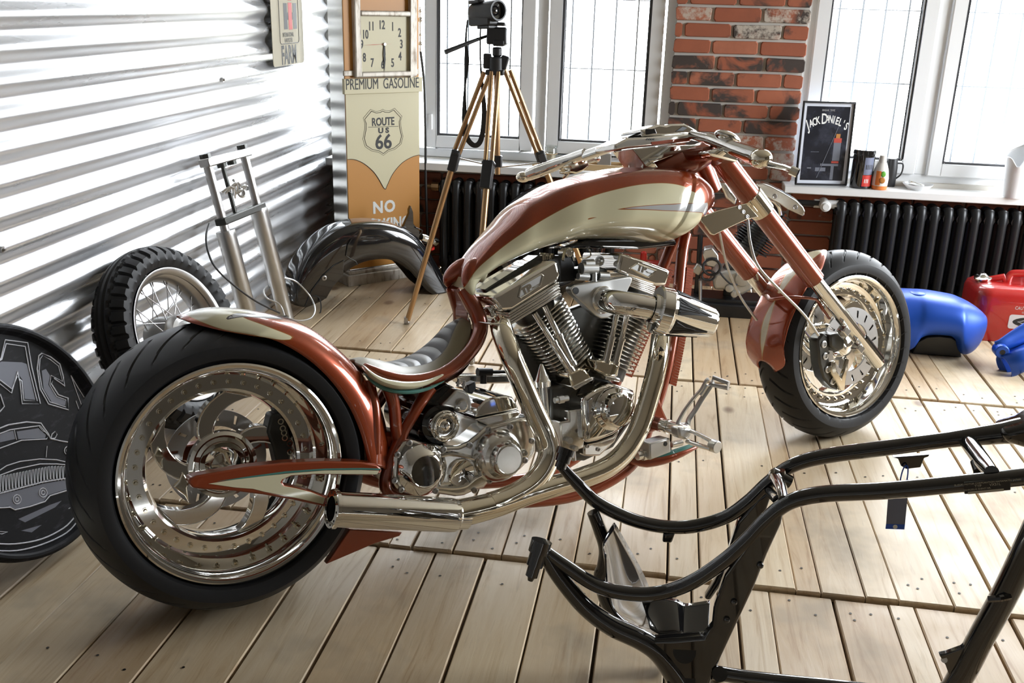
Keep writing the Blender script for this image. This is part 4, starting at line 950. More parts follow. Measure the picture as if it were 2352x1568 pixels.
# ---- fork, clamps, bars
def fork(p_top, p_mid, p_bot, nm):
    q = MB(); q.cyl(p_top, p_mid, .0305, n=28); q.lathe(p_mid, (p_mid-p_top), [(-.002, .0305), (.002, .0305), (.003, .024)], 28); o = q.build(nm, 'copper', bike, angle=40)
    d = (p_bot-p_mid).normalized(); q = MB(); q.lathe(p_mid, d, [(-.01, .0215), ((p_bot-p_mid).length-.02, .0215), ((p_bot-p_mid).length-.006, .0195), ((p_bot-p_mid).length, .012), ((p_bot-p_mid).length, 0)], 28); q.build('fork_slider', 'chrome', o, angle=40)
    return o
fr_t, fr_m, fr_b = B(1655, 362, .105), B(1869, 641, .105), B(2020, 838, .105)
fkR = fork(fr_t, fr_m, fr_b, 'fork_leg')
fl_m, fl_b = B(1722, 626, -.115), B(1880, 822, -.115); fl_t = fl_m + (fr_t-fr_m); 
fkL = fork(fl_t, fl_m, fl_m+(fr_b-fr_m), 'fork_leg')
fd = (fr_b-fr_t).normalized()
q = MB(); c = B(1737, 467, .105); q.lathe(c, fd, [(-.035, .0305), (-.033, .0335), (.033, .0335), (.035, .0305)], 32); q.build('fork_clamp', 'chrome_warm', fkR)
npl = plate(HEAD, [(895, 1242), (1130, 1152), (1480, 1062), (1560, 1140), (1640, 1232), (1490, 1268), (1290, 1360), (1085, 1460), (1045, 1445)], .128, .134, 'clamp_plate', 'chrome_warm', .002)
q = MB()
for X, Y in ((1392, 1112), (1442, 1170), (1490, 1228)): q = MB(); q.lathe(HEAD(X, Y, .134), YR, [(0, .0062), (.003, .0055), (.003, .0042), (.001, .0038), (.001, .0022), (.0025, .002), (.0025, 0)], 18); q.build('clamp_screw', 'steel', npl)
n_ = Vector((fd.z, 0, -fd.x)); n_ = n_ if n_.x > 0 else -n_; a, b = B(1980, 775, .105).lerp(fr_b, .0), fr_b-fd*.018
q = MB(); a2 = fr_b-fd*.125; q.tube([a2+YR*.0125+n_*.008, b+YR*.0125+n_*.008], .0115, 16); q.build('slider_cap', 'black', fkR, bevel=.003)
for px, py in ((1938, 760), (1970, 800)): 
    q = MB(); c = B(px, py, .12); q.box(c, (.028, .028, .024), Matrix.Rotation(math.atan2(-fd.z, fd.x), 3, 'Y')); q.build('caliper_mount', 'polished', fkR, bevel=.003)
tcl = plate(HEAD, [(960, 360), (1080, 350), (1160, 420), (1120, 520), (1010, 530), (950, 480)], -.12, .135, 'triple_clamp', 'copper', .008)
lcl = plate(HEAD, [(880, 900), (1010, 930), (1080, 1060), (1040, 1130), (960, 1180), (890, 1100)], -.10, .04, 'lower_triple_clamp', 'copper', .01)
nk_ = MB(); nk_.tube(cat_rom([HEAD(330, 640, 0), HEAD(560, 600, .02), HEAD(780, 540, .03), HEAD(960, 450, .03)], 6), [.030, .036, .038, .034], 20); nk_.build('neck_cover', 'copper', bike)
q = MB(); q.tube(cat_rom([HEAD(640, 640, 0), HEAD(780, 760, 0), HEAD(860, 900, 0), HEAD(960, 1100, -.01)], 6), [.035, .032, .03, .03], 18); q.build('steering_head', 'copper', bike)
q = MB()
for i, (dx, m_) in enumerate(((0, 0), (45, 0), (90, 1))): q.tube(cat_rom([HEAD(850+dx, 520, -.03), HEAD(880+dx, 640, -.03), HEAD(860+dx, 780, -.03), HEAD(790+dx, 880, -.03)], 6), [.004, .004, .0042], 8, m=m_)
q.build('control_cable', ['black_plastic', 'satin'], bike)
dash = plate(HEAD, [(70, 388), (310, 366), (930, 326), (900, 348), (345, 556), (400, 632), (375, 634), (235, 612)], -.05, .045, 'speedometer_bracket', 'chrome', .004)
bar = plate(HEAD, [(-150, 335), (0, 256), (800, 196), (830, 215), (825, 240), (790, 300), (400, 345), (0, 386), (-150, 415)], -.045, .05, 'handlebar', 'polished', .006)
plate(HEAD, [(302, 302), (770, 246), (793, 292), (310, 338)], .0495, .0515, 'copper_inlay', 'copper', .0006, parent=bar)
q = MB()
for i in range(4): q.lathe(HEAD(250+27*i, 268, .0505), YR, [(0, .0026), (.0006, .0026), (.0006, 0)], 12)
q.build('button_hole', 'ink', bar)
cn = plate(HEAD, [(178, 148), (230, 138), (400, 80), (490, 92), (550, 74), (720, 68), (800, 112), (890, 165), (840, 205), (200, 238)], -.06, .04, 'instrument_housing', 'chrome', .006, parent=bar)
plate(HEAD, [(232, 142), (348, 136), (372, 196), (238, 214)], .0395, .0415, 'display', 'black', .001, parent=cn)
plate(HEAD, [(598, 176), (690, 108), (752, 128), (700, 165)], .0395, .0415, 'housing_recess', 'ink', .001, parent=cn)
plate(HEAD, [(0, 245), (200, 160), (190, 205), (60, 235)], -.05, .02, 'housing_wing', 'ink', .003, parent=cn)
rg = MB(); rg.tube([HEAD(800, 218, .05), HEAD(1020, 268, .12)], [.0125, .0125], 20); rg.tube(cat_rom([HEAD(1010, 262, .115), HEAD(1100, 295, .14), HEAD(1300, 372, .20), HEAD(1500, 445, .26), HEAD(1620, 490, .30)], 6), [.016, .0165, .019, .022, .0225], 24); rgo = rg.build('right_grip', 'chrome', bar, angle=50)
q = MB(); c = HEAD(1660, 510, .31); q.ball(c, .0255, 24, scale=(1.1, 1.2, .95)); q.build('bar_end', 'chrome_warm', rgo)
q = MB(); q.tube([HEAD(1760, 575, .33), HEAD(1950, 620, .36), HEAD(2120, 685, .39)], [.012, .010, .009], 8, flat=(1.1, .7)); q.tube([HEAD(2030, 650, .375), HEAD(2125, 690, .39)], .0115, 8); q.build('brake_hand_lever', 'chrome', rgo)
q = MB(); q.ball(HEAD(1250, 255, .17), .030, 20, scale=(1.35, .9, .55), rot=Matrix.Rotation(.45, 3, 'Y')); q.build('fluid_reservoir', 'chrome', rgo)
plate(HEAD, [(1020, 420), (1110, 380), (1260, 400), (1400, 480), (1370, 560), (1120, 490), (1040, 470)], .13, .18, 'lever_bracket', 'chrome', .006, parent=rgo)
lg = MB(); lg.tube(cat_rom([HEAD(-120, 372, -.03), LBAR(1860, 490, -.06), LBAR(1700, 545, -.10), LBAR(1280, 690, -.20)], 5), [.013, .013, .012, .012], 16, flat=(1, 1.2)); lg.tube(cat_rom([LBAR(1290, 650, -.20), LBAR(1000, 760, -.26), LBAR(700, 870, -.31), LBAR(400, 980, -.35), LBAR(250, 1040, -.37)], 6), [.015, .016, .018, .019, .017], 20); lgo = lg.build('left_grip', 'chrome', bar, angle=50)
q = MB(); q.ball(LBAR(175, 1070, -.38), .017, 18, scale=(1.4, 1.2, .95)); q.build('bar_end', 'chrome_warm', lgo)
plate(LBAR, [(980, 860), (1100, 800), (1290, 740), (1370, 800), (1360, 880), (1250, 960), (1130, 1010), (1000, 985), (1020, 900)], -.30, -.24, 'lever_bracket', 'chrome_warm', .006, parent=lgo)
q = MB(); q.tube([LBAR(1000, 980, -.28), LBAR(900, 1090, -.30)], .006, 8); q.tube([LBAR(1330, 790, -.22), LBAR(1500, 740, -.2)], .008, 10); q.ball(LBAR(1500, 740, -.2), .011, 12); q.build('clutch_lever', 'chrome', lgo)
q = MB(); q.tube(cat_rom([B(1717, 502, .12), B(1724, 560, .12), B(1742, 612, .12), B(1790, 665, .13), B(1846, 722, .13), B(1880, 770, .12)], 8), .0038, 8); q.tube(cat_rom([B(1653, 535, .06), B(1670, 610, .02), B(1700, 680, -.02), B(1738, 735, -.04)], 8), .0036, 8); q.build('brake_hose', 'satin', bike)
# ================================================================== bare black frame in the foreground
FRM = lambda X, Y, y: ony(1200+X*.4898, 960+Y*.4898, y)
YN, YF = 1.58, 1.77
bf = thing('bare_chassis', 'bare glossy black motorcycle frame standing in front of the chopper', 'motorcycle frame', Matrix.Translation((.2, 1.67, 0)))
bfi = Matrix.Translation((-.2, -1.67, 0))
def fpart(mb, name, m_='black', parent=None, **kw): mb.xf(bfi); return mb.build(name, m_, parent or bf, **kw)
near = [(78, 600), (200, 690), (350, 785), (500, 822), (650, 818), (800, 765), (950, 665), (1060, 565), (1150, 470), (1250, 395), (1400, 357), (1700, 340), (2000, 312), (2352, 275), (2700, 235)]
far = [(182, 225), (260, 310), (350, 395), (500, 470), (650, 507), (800, 507), (950, 465), (1060, 390), (1150, 305), (1250, 230), (1400, 182), (1700, 140), (2000, 100), (2250, 70), (2500, 40)]
for pts, y, r_ in ((near, YN, [.010, .0125, .0135, .0135, .0135, .0135, .0135, .0135, .0135, .0135, .0145, .0148, .0148, .0148, .0148]), (far, YF, [.010, .0125, .0135, .0135, .0135, .0135, .0135, .0135, .0135, .0135, .0145, .0148, .0148, .020, .034])):
    q = MB(); q.tube(cat_rom([FRM(X, Y, y) for X, Y in pts], 8), r_, 18); fpart(q, 'top_rail', angle=60)
# end pegs
for (a, b, y) in (((88, 585), (36, 762), YN), ((205, 150), (172, 245), YF)):
    A_, B_ = FRM(*a, y-.01), FRM(*b, y-.03); q = MB(); d = B_-A_
    q.cyl(A_-d*.06, A_+d*.25, .0195, n=20); q.cyl(A_+d*.25, A_+d*.6, .0155, n=18); q.cyl(A_+d*.6, A_+d*.88, .0115, n=16); q.cyl(A_+d*.88, B_, .008, .005, 12); fpart(q, 'end_peg')
# lower arms, side plates and the mudguard between them
for pts, y in (([(100, 630), (170, 740), (290, 880), (420, 975), (560, 1040), (650, 1110), (740, 1240), (800, 1330)], YN), ([(330, 440), (362, 520), (392, 610), (385, 690), (365, 760), (420, 900), (560, 1000), (700, 1150)], YF-.02)):
    q = MB(); q.tube(cat_rom([FRM(X, Y, y) for X, Y in pts], 8), [.013, .015, .017, .019, .020, .020, .022, .022] if y == YN else [.012, .0135, .0155, .0155, .0135, .015, .018, .02], 16); fpart(q, 'lower_arm', angle=60)
def fplate(pts, y0, y1, name, m_='black', bevel=.004, parent=None):
    q = MB(); q.prism([FRM(X, Y, y0) for X, Y in pts], (0, y1-y0, 0)); return fpart(q, name, m_, parent, bevel=bevel, seg=3)
fplate([(1165, 470), (1235, 400), (1215, 500), (1150, 640), (1090, 790), (1010, 960), (930, 1130), (860, 1300), (700, 1300), (640, 1110), (560, 1050), (700, 1040), (850, 1030), (890, 980), (900, 880), (950, 740), (1060, 580)], YN-.012, YN+.014, 'side_plate', bevel=.007)
fplate([(1180, 330), (1130, 480), (1060, 600), (990, 690), (930, 790), (880, 860), (850, 850), (900, 770), (960, 640), (1010, 490), (1100, 380)], YF-.012, YF+.012, 'side_plate', bevel=.006)
q = MB(); ra, rb = [], []
for (X, Y), (X2, Y2) in zip([(430, 490), (500, 610), (570, 740), (620, 880), (640, 1000)], [(390, 640), (400, 800), (430, 910), (520, 985), (600, 1025)]):
    ra.append(FRM(X, Y, YF-.01)); rb.append(FRM(X2, Y2, YN+.015))
A = cat_rom(ra, 5); Bq = cat_rom(rb, 5); rings = []
for a, b in zip(A, Bq): rings.append([a.lerp(b, k/10)+Vector((-.012*math.sin(math.pi*k/10), 0, -.01*math.sin(math.pi*k/10))) for k in range(11)])
q.loft(rings, caps=False, closed=False); fpart(q, 'inner_guard', solid=.003, weld=False)
q = MB(); ra = [(560, 860), (640, 840), (720, 850), (770, 870), (880, 855)]; rb = [(600, 985), (650, 1015), (720, 1010), (775, 1025), (870, 1020)]
A = cat_rom([FRM(X, Y, YN+.10) for X, Y in ra], 6); Bq = cat_rom([FRM(X, Y, YN+.02) for X, Y in rb], 6)
q.loft([[a.lerp(b, k/8) for k in range(9)] for a, b in zip(A, Bq)], caps=False, closed=False); fpart(q, 'battery_tray', solid=.003, weld=False)
q = MB(); q.cyl(FRM(760, 1095, YN-.014), FRM(760, 1095, YN+.02), .021, n=24); q.cyl(FRM(745, 1235, YN-.016), FRM(745, 1235, YN+.02), .026, n=24); q.cyl(FRM(925, 1200, YN-.02), FRM(925, 1200, YF), .014, n=18); fpart(q, 'pivot_boss')
for X, Y in ((992, 862), (958, 945), (1115, 690)): q = MB(); q.ball(FRM(X, Y, YN-.013), .0065, 10); fpart(q, 'plug')
q = MB(); q.tube(cat_rom([FRM(890, 1190, YN), FRM(1010, 1210, YN), FRM(1200, 1232, YN), FRM(1500, 1262, YN), FRM(1800, 1300, YN), FRM(1980, 1290, YN), FRM(2060, 1200, YN), FRM(2150, 1030, YN), FRM(2260, 830, YN), FRM(2352, 640, YN), FRM(2470, 380, YN)], 8), [.014, .0135, .013, .013, .015, .019, .022, .022, .022, .022, .022], 20); fpart(q, 'cradle_tube', angle=60)
fplate([(1955, 1112), (1990, 1105), (2060, 1080), (2105, 1040), (2085, 1130), (2040, 1200), (2010, 1230), (1985, 1160)], YN-.006, YN+.006, 'gusset', bevel=.002)
q = MB(); q.cyl(FRM(1978, 1133, YN-.0075), FRM(1978, 1133, YN-.006), .0055, n=16); fpart(q, 'gusset_hole', 'ink_white')
q = MB(); q.tube([FRM(2185, 848, YN-.02), FRM(2240, 845, YN-.026), FRM(2285, 835, YN-.02)], .006, 8); fpart(q, 'clip')
q = MB(); q.tube([FRM(2085, 105, YF), FRM(2165, 215, YN+.05), FRM(2200, 255, YN)], [.015, .015, .012], 16); q.cyl(FRM(2125, 205, YN+.07), FRM(2140, 250, YN+.05), .009, n=12); fpart(q, 'cross_tube')
q = MB(); q.tube([FRM(1185, 265, YF), FRM(1215, 330, YN+.06), FRM(1225, 385, YN)], [.013, .010, .009], 14); q.tube([FRM(1160, 345, YF-.02), FRM(1200, 385, YN+.02)], .010, 12)
q.cyl(FRM(1170, 260, YF-.03), FRM(1255, 300, YF-.03), .013, n=14); q.cyl(FRM(1210, 245, YF-.03), FRM(1215, 290, YF-.03), .009, n=10); fpart(q, 'seat_bracket')
fplate([(660, 545), (718, 538), (700, 588), (655, 584)], YF-.012, YF+.004, 'cable_tab')
fplate([(1735, 185), (1910, 172), (1905, 182), (1885, 188), (1868, 232), (1800, 240), (1775, 225), (1762, 192)], YF-.006, YF+.006, 'tag_bracket', bevel=.002)
fplate([(2350, 40), (2240, 70), (2270, 120), (2352, 145), (2520, 140), (2520, -60)], YF-.03, YF+.03, 'neck_gusset', bevel=.012)
# type plate
pl_ = fplate([(2072, 302), (2290, 284), (2290, 338), (2074, 357)], YN-.0165, YN-.013, 'type_plate', 'black_paint', bevel=.001)
ca, cb_ = FRM(2080, 330, YN-.017), FRM(2284, 311, YN-.017); xx = (cb_-ca).normalized(); zz = Vector((0, -1, 0)); yy = zz.cross(xx)
def tm(u, v): c = ca+(cb_-ca)*u+yy*v; return bfi @ Matrix(((xx.x, yy.x, zz.x, c.x), (xx.y, yy.y, zz.y, c.y), (xx.z, yy.z, zz.z, c.z), (0, 0, 0, 1)))
M['plate_ink'] = mat('plate_ink', (.45, .43, .36), .4)
for s_, u, v, sz in (('SUZUKI MOTOR CORPORATION HAMAMATSU JAPAN', .5, .0075, .0042), ('TYP       VX51L', .5, .0025, .0062), ('FAHRZEUG IDENT NR.', .26, -.0030, .0042)):
    text_mb(s_, sz, tm(u, v), .0002).build('lettering', 'plate_ink', pl_, smooth=False)
q = MB(); q.box((0, 0, 0), (.055, .0045, .0004)); q.xf(tm(.45, -.0085)); q.build('number_strip', 'plate_ink', pl_, smooth=False)
# hang tag on its string
tg = thing('hang_tag', 'small blue and grey paper tag hanging on a string from the black frame', 'tag', Matrix.Translation(FRM(1750, 450, YF-.004)))
ti = Matrix.Translation(-FRM(1750, 450, YF-.004))
M['tag_grey'] = mat('tag_grey', (.16, .18, .26), .45); M['tag_blue'] = mat('tag_blue', (.01, .09, .55), .4)
def tplate(pts, y0, y1, nm, m_): q = MB(); q.prism([FRM(X, Y, y0) for X, Y in pts], (0, y1-y0, 0)); q.xf(ti); return q.build(nm, m_, tg, smooth=False)
tplate([(1715, 372), (1806, 372), (1794, 498), (1706, 496)], YF-.005, YF-.003, 'tag_card', 'tag_grey'); tplate([(1706, 496), (1794, 498), (1791, 522), (1703, 519)], YF-.005, YF-.003, 'tag_end', 'tag_blue')
q = MB(); c = FRM(1748, 509, YF-.0052); q.cyl(c, c+Vector((0, -.0006, 0)), .0042, n=16); q.xf(ti); q.build('tag_hole', 'ink_white', tg)
q = MB(); q.tube(cat_rom([FRM(1760, 375, YF-.004), FRM(1772, 290, YF-.008), FRM(1785, 240, YF-.012), FRM(1800, 222, YF-.012), FRM(1808, 240, YF-.012), FRM(1800, 300, YF-.008), FRM(1768, 375, YF-.004)], 6), .0013, 6); q.xf(ti); q.build('string', 'tag_blue', tg)

# ================================================================== painted drum lid against the corrugated wall
def lean_axes(beta, lean):
    h = Vector((math.cos(beta), math.sin(beta), 0)); up = -h*math.sin(lean)+Vector((0, 0, math.cos(lean))); n = h*math.cos(lean)+Vector((0, 0, math.sin(lean))); t = Vector((-math.sin(beta), math.cos(beta), 0)); return t, up, n
def mtx_of(c, t, up, n): return Matrix(((t.x, up.x, n.x, c[0]), (t.y, up.y, n.y, c[1]), (t.z, up.z, n.z, c[2]), (0, 0, 0, 1)))
lc = Vector((-1.485, 1.93, .276)); lt, lu, ln = lean_axes(-.172, .387); LM = mtx_of(lc, lt, lu, ln); LMI = LM.inverted()
lid = thing('drum_lid', 'round black steel drum lid with chalk-white car drawing, leaning on the corrugated wall', 'drum lid', LM)
q = MB(); q.lathe((0, 0, 0), (0, 0, 1), [(-.006, 0), (-.006, .262), (.0, .266), (.010, .268), (.0145, .273), (.0145, .279), (.010, .285), (-.012, .285), (-.016, .280), (-.012, .270), (-.012, 0)], 96)
m = mat('drum_black', (.008, .008, .010), .55, 0, 0, .3, Specular_IOR_Level=.18); t = NT(m); nn = t.noise(22, 5, t.obj((1, 2.6, 1)), .65)
t.l(t.mix(t.ramp(nn.outputs['Fac'], [(.56, (0, 0, 0)), (.78, (.22, .22, .22))]), (.012, .012, .014), (.20, .21, .26)), t.b.inputs['Base Color']); M['drum_black'] = m
q.build('lid_pan', 'drum_black', lid, angle=35)
LP = lambda X, Y, off=-.0052: LMI @ on_plane(X*.3827, 740+Y*.3827, lc+ln*off, ln)
M['chalk'] = mat('white_paint_marker', (.88, .90, .98), .6); M['chalk_wash'] = mat('thin_white_wash', (.20, .21, .26), .5)
def line(pts, r_=.0016, k=0, closed=False):
    P = [LP(X, Y) for X, Y in pts]; P = cat_rom(P, k, closed) if k else P; mb_.tube(P, r_*1.05, 6, closed=closed)
def wash(pts): wb.prism([LP(X, Y, -.0058) for X, Y in pts], (0, 0, .0003))
mb_ = MB(); wb = MB()
line([(-40, 260), (5, 215), (30, 105), (165, 122), (190, 270), (242, 490), (132, 488), (118, 350), (105, 295), (68, 425), (0, 370), (-30, 340)]); line([(-20, 240), (10, 222), (36, 128), (150, 145), (172, 270), (222, 472), (142, 468), (130, 350), (102, 325), (70, 400), (5, 350), (-10, 340)])
line([(0, 430), (25, 505), (0, 535), (-30, 545)])
line([(250, 185), (232, 200), (222, 280), (240, 400), (290, 490), (410, 525), (408, 455), (350, 435), (308, 370), (322, 335), (388, 382), (380, 330), (358, 250), (300, 205)], .0018, closed=True)
line([(255, 200), (240, 220), (234, 290), (252, 395), (300, 478), (395, 508), (395, 465), (340, 445), (298, 375), (305, 318), (375, 355), (350, 262), (300, 222)], .0012, closed=True)
line([(425, 318), (470, 395), (505, 450)], .001); line([(425, 318), (460, 420), (490, 500)], .001); line([(455, 470), (480, 540)], .001)
line([(-60, 660), (50, 615), (160, 598), (245, 605), (290, 670), (302, 698), (365, 712), (430, 722)], .0017); line([(-60, 690), (60, 645), (200, 625), (240, 620), (290, 680), (280, 700), (130, 708), (-40, 770)], .0013); line([(85, 645), (98, 705)], .001); line([(235, 625), (255, 650), (290, 668)], .001)
line([(305, 695), (312, 670), (330, 655), (342, 672), (330, 695), (305, 698)], .0013); line([(282, 742), (276, 810)], .001)
line([(-20, 900), (40, 860), (120, 835), (240, 820), (340, 825), (430, 845)], .0013); line([(-20, 925), (100, 880), (240, 850), (340, 850), (430, 858)], .0013)
for i in range(24):
    x = -12+i*19; yt = 925-.50*max(0, 240-abs(x-60))*.0 - (x*.20 if x < 300 else 60) ; hh = 105-.06*x
    line([(x-5, yt), (x+3, yt-4), (x+9, yt+hh*.85), (x+2, yt+hh), (x-6, yt+hh*.8)], .0011, closed=True)
line([(-30, 1035), (100, 1000), (250, 960), (430, 930)], .0014); line([(-30, 1115), (60, 1110), (90, 1125), (180, 1105), (270, 1075), (300, 1040), (430, 1000)], .0016)
for c_, r1_ in (((102, 1062), 24), ((258, 1022), 24), ((408, 770), 22)):
    for rr in (r1_, r1_*.45): line([(c_[0]+rr*math.cos(a*.524), c_[1]+1.15*rr*math.sin(a*.524)) for a in range(12)], .0012, closed=True)
line([(-60, 1325), (90, 1330), (250, 1300), (380, 1235), (450, 1165), (490, 1105)], .0017, 4); line([(-60, 1368), (100, 1370), (260, 1330), (400, 1262), (470, 1185), (500, 1140)], .0017, 4); line([(412, 1118), (450, 1095), (470, 1050)], .001); line([(0, 1255), (45, 1258), (10, 1270), (0, 1268)], .001)
wash([(-30, 255), (10, 235), (130, 240), (160, 250), (212, 465), (150, 460), (135, 345), (100, 300), (70, 400), (0, 350)]); wash([(250, 290), (275, 280), (300, 320), (290, 375), (340, 450), (395, 470), (390, 500), (310, 480), (262, 400)])
wash([(-40, 1040), (120, 1005), (260, 968), (420, 940), (420, 995), (290, 1035), (262, 1072), (180, 1098), (90, 1118), (50, 1102), (-40, 1110)]); wash([(110, 1180), (300, 1095), (370, 1070), (330, 1110), (150, 1200)]); wash([(125, 1250), (250, 1215), (190, 1260)]); wash([(0, 665), (80, 650), (92, 700), (0, 720)]); wash([(100, 655), (230, 635), (275, 675), (270, 695), (110, 700)])
dw = mb_.build('line_drawing', 'chalk', lid, weld=False, label='white line drawing of a vintage car'); wb.build('paint_wash', 'chalk_wash', dw, smooth=False)

# ================================================================== wire-spoked wheel against the wall
wt, wu, wn_ = lean_axes(-.122, .374); WM = mtx_of(Vector((-1.448, 2.723, .279)) - wn_*.045 + Vector((-.006, 0, .004)), wt, wu, wn_)
sw = thing('spoked_wheel', 'old wire-spoked motorcycle wheel with knobbly tyre, leaning on the corrugated wall', 'wheel', WM)
AX = Vector((0, 0, 1))
q = MB(); Rt, W_ = .292, .125; n = 320; vs = []; prof = []
for i in range(25): u = -1+i/12; prof.append((u*W_/2, Rt-.030*abs(u)**2.4, u))
prof = [(-.050, .216, -2), (-.060, .232, -2), (-.0635, .245, -1.3)] + prof + [(.0635, .245, 1.3), (.060, .232, 2), (.050, .216, 2)]
for h_, rho, u in prof:
    for k in range(n):
        a = k/n*42 % 1; rr = rho
        if abs(u) <= 1.3 and abs(u) > .55 and a < .30: rr -= .010
        if .10 < abs(u) < .17 or (.42+.05*math.sin(2*math.pi*a) < abs(u) < .52+.05*math.sin(2*math.pi*a)): rr -= .006
        ang = 2*math.pi*k/n; vs.append(Vector((rr*math.cos(ang), rr*math.sin(ang), h_)))
N = len(prof); q.add(vs, [(i*n+k, i*n+(k+1) % n, (i+1)*n+(k+1) % n, (i+1)*n+k) for i in range(N-1) for k in range(n)])
q.build('tyre', 'rubber', sw, angle=30)
q = MB(); q.lathe((0, 0, 0), AX, [(.047, .205), (.050, .2125), (.053, .213), (.053, .207), (.047, .198), (.040, .193), (.032, .196), (.026, .188), (.012, .181), (-.012, .181), (-.026, .188), (-.032, .196), (-.050, .205), (-.053, .213), (-.047, .213), (-.02, .20), (.02, .20), (.047, .213)], 80); q.build('rim', 'steel', sw, angle=35)
q = MB(); q.lathe((0, 0, 0), AX, [(-.05, 0), (-.05, .070), (-.02, .074), (.01, .066), (.03, .064), (.036, .058), (.055, .054), (.060, .040), (.075, .030), (.080, .024), (.080, 0)], 40); q.build('hub', 'satin', sw, angle=35)
first = None
for k in range(36):
    a = 2*math.pi*k/36; sg = 1 if k % 2 else -1; da = .42*(1 if (k//2) % 2 else -1)
    q = MB(); q.cyl((.066*math.cos(a-da), .066*math.sin(a-da), .030*sg), (.182*math.cos(a), .182*math.sin(a), .008*sg), .0017, n=6); q.cyl((.168*math.cos(a-.03*da), .168*math.sin(a-.03*da), .010*sg), (.184*math.cos(a), .184*math.sin(a), .008*sg), .0030, n=6); q.build('spoke', 'steel', sw)

# ================================================================== old telescopic fork against the wall
th = R(12); fn_ = Vector((math.cos(th), 0, math.sin(th))); fp0 = Vector((-1.60, 0, .74))
FK = lambda X, Y, off=0: on_plane(440+X*.2807, 320+Y*.2807, fp0+fn_*off, fn_)
fk0 = Vector((-1.46, 3.40, 0)); fki = Matrix.Translation(-fk0)
fkt = thing('telescopic_fork', 'pair of worn steel telescopic fork legs with yokes, leaning on the corrugated wall', 'fork', Matrix.Translation(fk0))
def kp(mb, nm, m_='steel', parent=None, **kw): mb.xf(fki); return mb.build(nm, m_, parent or fkt, **kw)
down = Vector((math.sin(th), 0, -math.cos(th)))
lt_, rt_ = FK(125, 190), FK(425, 110)
for tp, l1, full in ((lt_, .245, .70), (rt_, .215, .70)):
    full = (tp.z-.022)/math.cos(th)
    q = MB(); q.cyl(tp, tp+down*(l1+.04), .0165, n=20); lo = kp(q, 'stanchion', 'steel')
    q = MB(); q.lathe(tp+down*l1, down, [(0, .012), (0, .034), (.012, .0355), (.016, .0345), (full*.52-l1*.3, .0335), (full*.52-l1*.3+.003, .031), (full-l1-.03, .028), (full-l1, .024), (full-l1, 0)], 26); kp(q, 'slider', 'satin', angle=40)
sv = (rt_-lt_).normalized()
q = MB(); u3 = fn_.cross(sv)
def kbox(a, b, w_, h_, nm, m_, bevel=.003):
    q = MB(); d = (b-a); c = (a+b)/2; rot = Matrix((sv, -fn_, down*-1)).transposed(); q.box(c, (d.length, w_, h_), rot); return kp(q, nm, m_, bevel=bevel)
kbox(lt_-sv*.03+fn_*.004, rt_+sv*.022+fn_*.004, .040, .030, 'top_yoke', 'steel', .004); kbox(lt_+down*.225-sv*.028+fn_*.004, rt_+down*.195+sv*.025+fn_*.004, .042, .026, 'bottom_yoke', 'dark_metal', .004)
q = MB()
for c in (lt_, rt_): q = MB(); q.cyl(c-down*.012, c-down*.030, .019, n=6); kp(q, 'cap_nut', 'dark_metal')
for f_ in (.35, .62): q = MB(); q.cyl(lt_.lerp(rt_, f_)+down*.012, lt_.lerp(rt_, f_)+down*.03, .018, n=18); kp(q, 'stem_nut', 'dark_metal')
q = MB(); q.cyl(lt_.lerp(rt_, .36)+down*.01, lt_.lerp(rt_, .36)+down*.22, .008, n=12); kp(q, 'steering_stem', 'dark_metal')
q = MB(); rr_ = random.Random(3)
for i in range(7): 
    a = FK(250+22*i, 440+rr_.uniform(-15, 15), .02); q.tube(cat_rom([a, a+Vector((.02, .03, rr_.uniform(.0, .03))), a+Vector((.01, .06, rr_.uniform(-.03, .02)))], 4), .004, 6)
q.ball(FK(345, 335, .0), .006, 10); q.cyl(FK(345, 340), FK(360, 390), .002, n=6); q.lathe(FK(410, 440, .02), Vector((.6, -.6, .2)), [(0, .016), (.004, .018), (.006, .012), (.0, 0)], 16); kp(q, 'brake_linkage', 'satin')
q = MB(); q.tube(cat_rom([FK(145, 690, .02), FK(120, 780, .03), FK(130, 900, .04), (FK(190, 1040, .05)), FK(330, 1180, .06), FK(520, 1320, .07), FK(720, 1420, .08)], 8), .0035, 8); kp(q, 'brake_hose', 'black_plastic')
q = MB(); q.tube(cat_rom([FK(745, 1130, .02), FK(850, 1160, .05), FK(960, 1270, .07), FK(1010, 1380, .09), FK(980, 1460, .10), FK(880, 1485, .11), FK(780, 1460, .11)], 8), .0032, 8); q.tube(cat_rom([FK(620, 1200, .0), FK(590, 1240, .01), FK(620, 1300, .03), FK(720, 1350, .04), FK(760, 1440, .05)], 6), .0032, 8); kp(q, 'cable', 'satin')
q = MB(); q.cyl(rt_+down*.66+fn_*.02-sv*.03, rt_+down*.66-sv*.03-fn_*.02, .014, n=14); q.cyl(lt_+down*.70+fn_*.03, lt_+down*.70-fn_*.03, .012, n=14); kp(q, 'axle_lug', 'steel')

